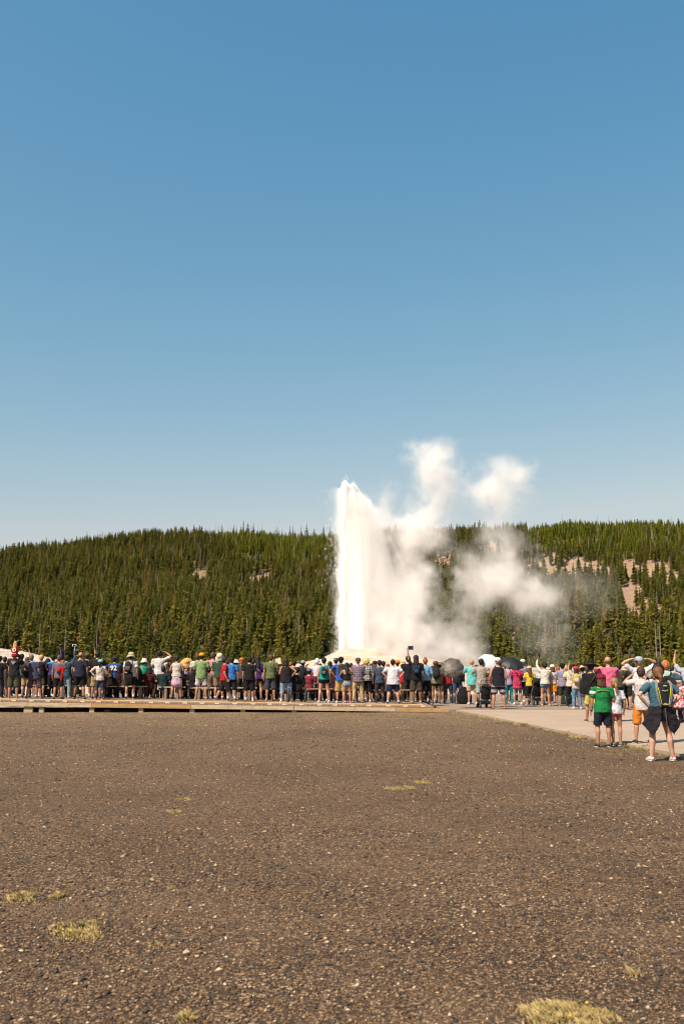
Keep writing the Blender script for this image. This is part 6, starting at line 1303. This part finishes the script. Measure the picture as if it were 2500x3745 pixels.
def stroller(x, y, z, lab, rz, c, canopy=True):
    e = empty('stroller', (x, y, z), lab, 'stroller', None, rz)
    for s_ in (-1, 1):
        wheel(e, (s_ * .21, -.05, .10), .10, .045, 6); wheel(e, (s_ * .17, .58, .09), .09, .04, 6)
        MB().loft([(s_ * .21, -.05, .10), (s_ * .20, .18, .42), (s_ * .20, -.10, .88), (s_ * .20, -.22, 1.0)], [.012] * 4, 8).build('frame_tube', STEEL, e, smooth=True)
        MB().loft([(s_ * .20, -.10, .70), (s_ * .18, .3, .38), (s_ * .17, .58, .09)], [.011] * 3, 8).build('fork_tube', STEEL, e, smooth=True)
    MB().loft([(-.20, -.22, 1.0), (.20, -.22, 1.0)], [.015, .015], 8).build('handlebar', FRB, e)
    MB().loft([(0, .10, .34), (0, .02, .55), (0, -.04, .80)], [(.17, .05), (.18, .05), (.17, .04)], 12).soft('seat', cloth(c), e, .02, .02, .08, 1)
    MB().box((0, .16, .22), (.32, .40, .12)).build('basket', NYL, e, bevel=.02)
    if canopy: MB().ell((0, .08, .86), (.20, .26, .16), 14, 8).build('canopy', cloth(c), e, smooth=True)
    return e
p = at_z(1967, 2579, .064); stroller(p.x, p.y, .064, 'black stroller beside the woman holding a phone up in denim shorts', .15, (26, 26, 30))
p = at_z(1776, 2591, .055); stroller(p.x, p.y, .055, 'small folded black stroller frame beside the young man in stone grey', .1, (44, 42, 44), False)
# bags on the ground
def bag(px, py, lab, c, s, z=None):
    z = .064 if z is None else z; p = at_z(px, py, z); e = empty('backpack', (p.x, p.y, z), lab, 'backpack')
    MB().loft([(0, 0, .04 * s), (0, 0, .2 * s), (0, 0, .40 * s)], [(.17 * s, .11 * s), (.18 * s, .12 * s), (.10 * s, .07 * s)], 12).soft('pack', cloth(c), e, .02, .03, .08, 1); MB().loft([(-.03, -.03, .42 * s), (0, -.03, .48 * s), (.03, -.03, .42 * s)], [.007] * 3, 6).build('handle', cloth(BLK), e)
bag(1704, 2572, 'royal blue bag on the pavement left of the bald man in aqua', (22, 40, 150), 1.3); bag(1693, 2574, 'large black bag on the pavement right of the blue jeans', (22, 21, 23), 1.5); bag(1412, 2566, 'blue and white cool bag between the feet left of the basketball shorts', (40, 60, 130), 1.0, .2)
bag(600, 2546, 'grey patterned bag under the bench right of the navy shorts', (150, 150, 160), .9, .33); bag(2066, 2576, 'dark teal bag behind the olive shorts', (30, 70, 66), 1.5); bag(722, 2552, 'small dark blue cooler behind the white shorts', (40, 60, 110), .8, .31)

# ================================================================== weeds, tufts and stones on the lot
def grass_mat(name, stops):
    m, nt, b = new_mat(name); n = noise(nt, 18, 3); nt.links.new(ramp(nt, n, stops), b.inputs['Base Color']); b.inputs['Roughness'].default_value = .85; return m
G_PALE = grass_mat('pale_grass', [(.35, (.28, .22, .08)), (.55, (.50, .37, .15)), (.7, (.60, .44, .19))]); G_GREEN = grass_mat('weed_green', [(.38, (.22, .18, .06)), (.52, (.48, .36, .14)), (.66, (.60, .43, .18))]); G_EDGE = grass_mat('edge_weed', [(.36, (.10, .10, .035)), (.55, (.22, .18, .07)), (.7, (.38, .28, .12))]); G_DRY = grass_mat('dry_grass', [(.35, (.30, .21, .08)), (.65, (.48, .36, .17))])
def tuft(x, y, z, rx, ry, hgt, n, m, name, label, group=None, seed=0, flowers=0):
    rg = random.Random(seed); e = MB(); clumps = []
    for k in range(7 + n // 160):
        a = rg.random() * 6.283; r0 = math.sqrt(rg.random()) * .88; clumps.append((math.cos(a) * r0, math.sin(a) * r0, rg.uniform(.12, .34)))
    for k in range(n):
        cx_, cy_, cr_ = rg.choice(clumps); a = rg.random() * 6.283; r1 = abs(rg.gauss(0, .5)) * cr_ * (1.8 if rg.random() < .12 else 1)
        px_, py_ = (cx_ + math.cos(a) * r1) * rx, (cy_ + math.sin(a) * r1) * ry; rr = min(1.4, math.hypot(px_ / rx, py_ / ry)); L = hgt * (.45 + .8 * rg.random()) * (1.15 - .6 * rr)
        d = rg.random() * 6.283; w = .0022 + .003 * rg.random(); ln = L * rg.uniform(.2, 1.3)
        e.raw([(px_ - w * math.sin(d), py_ + w * math.cos(d), -.004), (px_ + w * math.sin(d), py_ - w * math.cos(d), -.004), (px_ + math.cos(d) * ln * .5, py_ + math.sin(d) * ln * .5, L * .75), (px_ + math.cos(d) * ln, py_ + math.sin(d) * ln, L)], [(0, 1, 2), (0, 2, 3)])
    r = empty(name, (x, y, z), label, 'plant', group)
    e.build('leaves', m, r)
    for k in range(flowers):
        a = rg.random() * 6.28; rr = rg.random() * .8; MB().lathe([(.0001, 0), (.008, .004), (.006, .009), (.0001, .011)], seg=8).build('flower', plain('yellow_flower', (250, 196, 10)), r, loc=(math.cos(a) * rx * rr, math.sin(a) * ry * rr, hgt * 1.1))
    return r
def pt(px, py):
    p = at_z(px, py, 0); return p.x, p.y, lot_z(p.x, p.y)
def px_m(py): return (py - 2425) / EYE
for k, (px, py, wpx, hg, n, m, lab, fl) in enumerate([
        (2070, 3722, 375, .045, 5200, G_PALE, 'largest pale green mat of weeds, at the bottom edge of the gravel', 2), (278, 3412, 235, .036, 1500, G_GREEN, 'grey green weed mat with a yellow flower, lower left of the gravel', 2), (88, 3292, 118, .045, 1100, G_PALE, 'dry yellowish tuft near the left edge, above the grey green weed mat', 0), (212, 3285, 66, .035, 500, G_GREEN, 'small green tuft right beside the dry yellowish tuft', 0),
        (572, 3452, 64, .018, 260, G_GREEN, 'thin flat green sprig right of the flowering weed mat', 0), (636, 2968, 66, .03, 420, G_PALE, 'small straw tuft in the middle distance, nearer of two stacked ones', 0), (672, 2925, 68, .025, 380, G_PALE, 'small straw tuft in the middle distance, farther of two stacked ones', 0), (1468, 2888, 110, .035, 620, G_PALE, 'straw coloured patch in the middle distance, wider and nearer of the pair', 0), (1540, 2866, 80, .03, 420, G_PALE, 'straw coloured patch in the middle distance, farther of the pair', 0),
        (626, 3250, 34, .02, 140, G_GREEN, 'tiny green sprig on open gravel left of centre', 0), (685, 3738, 66, .04, 420, G_PALE, 'little weed clump cut by the bottom edge of the picture', 0), (2325, 3572, 60, .05, 70, G_DRY, 'few dry straw stems lying near the big weed mat', 0)]):
    x, y, z = pt(px, py); w = wpx / px_m(py) / 2; tuft(x, y, z, w, w * 1.15 if wpx < 300 else w * .8, hg, n, m, 'weed_tuft', lab, 'weed tufts on the gravel', 50 + k, fl)
for k in range(28):
    y = 35.5 - 22.5 * ((k + random.random() * .8) / 34) ** .8; x = edge_x(y) - .05 - random.random() * .16
    tuft(x, y, 0.0, .06 + random.random() * .16, .18 + random.random() * .45, .03 + .05 * random.random(), 240, random.choice((G_EDGE, G_DRY, G_EDGE, G_GREEN)), 'weed_tuft', 'low dry weeds along the edge of the concrete path', 'weeds along the path edge', 200 + k, 0)
x, y, z = pt(2352, 2740); tuft(x, y, z, .13, .2, .08, 520, G_GREEN, 'weed_tuft', 'green weed with yellow flowers at the path edge near the woman in teal', None, 400, 5)
x, y, z = pt(2290, 2726); tuft(x, y, z, .11, .2, .07, 420, G_GREEN, 'weed_tuft', 'green weed at the path edge just right of the girl\'s shoe', None, 401, 0)
x, y, z = pt(258, 2598); tuft(x, y, z, .20, .12, .12, 420, G_GREEN, 'weed_tuft', 'green weed growing under the boardwalk at its left', None, 402, 0)
# dusty pale strip and stones at the foot of the boardwalk
STN = plain('pale_stone', (196, 166, 138), .9); STB = plain('brown_stone', (120, 92, 72), .9)
def stone(px, py, wpx, lab, m=STN, fl=.55, seed=0, grp=None):
    rg = random.Random(seed + px); x, y, z = pt(px, py); w = wpx * (.8 if wpx < 28 else 1) / px_m(py) / 2; b = MB().ell((0, 0, 0), (w, w * rg.uniform(.7, 1.0), w * fl), 9, 6)
    b.v = [(a * (1 + rg.uniform(-.16, .16)), c * (1 + rg.uniform(-.16, .16)), d * (1 + rg.uniform(-.2, .2))) for a, c, d in b.v]
    o = b.build('stone', m); o.location = (x, y, z + w * fl * .45); o.rotation_euler = (rg.uniform(-.3, .3), rg.uniform(-.2, .2), rg.random() * 6); tag(o, lab, 'stone', grp)
stone(1666, 2731, 17, 'pale stone alone on the gravel in front of the path'); stone(393, 2603, 32, 'large pale rock lying in front of the boardwalk', fl=.4); stone(543, 2652, 10, 'small white stone on the open lot left of centre')
for px, py in ((14, 2597), (30, 2598), (48, 2599), (64, 2597), (78, 2596)): stone(px, py, 17, 'rock in the short row of rocks under the left end of the boardwalk', plain('row_stone', (186, 162, 136), .9), .6, grp='row of rocks under the boardwalk')
for px, py, w, m in ((393, 3574, 20, 0), (404, 3612, 22, 0), (1494, 3050, 15, 0), (1756, 3285, 15, 0), (1932, 3323, 14, 0), (2320, 3424, 16, 0), (2458, 3372, 24, 0), (2368, 3690, 26, 0), (963, 3606, 18, 0), (751, 3482, 16, 0), (745, 3311, 17, 0), (118, 3722, 16, 0), (688, 3408, 14, 0), (1840, 3312, 20, 0), (1694, 3317, 20, 0), (945, 3205, 16, 1), (2138, 3070, 14, 1), (730, 3392, 16, 0), (338, 3387, 16, 0), (880, 3310, 14, 0), (682, 3483, 30, 0), (2205, 3635, 14, 0), (1717, 3658, 12, 0), (1510, 2935, 14, 0), (1655, 2905, 15, 0), (860, 3311, 13, 0), (2040, 3585, 16, 0)):
    stone(px, py, w, 'brownish stone among the gravel' if m else 'pale stone scattered on the open gravel', STB if m else STN, .55, 7, 'stones scattered on the gravel' if not m else 'brown stones on the gravel')
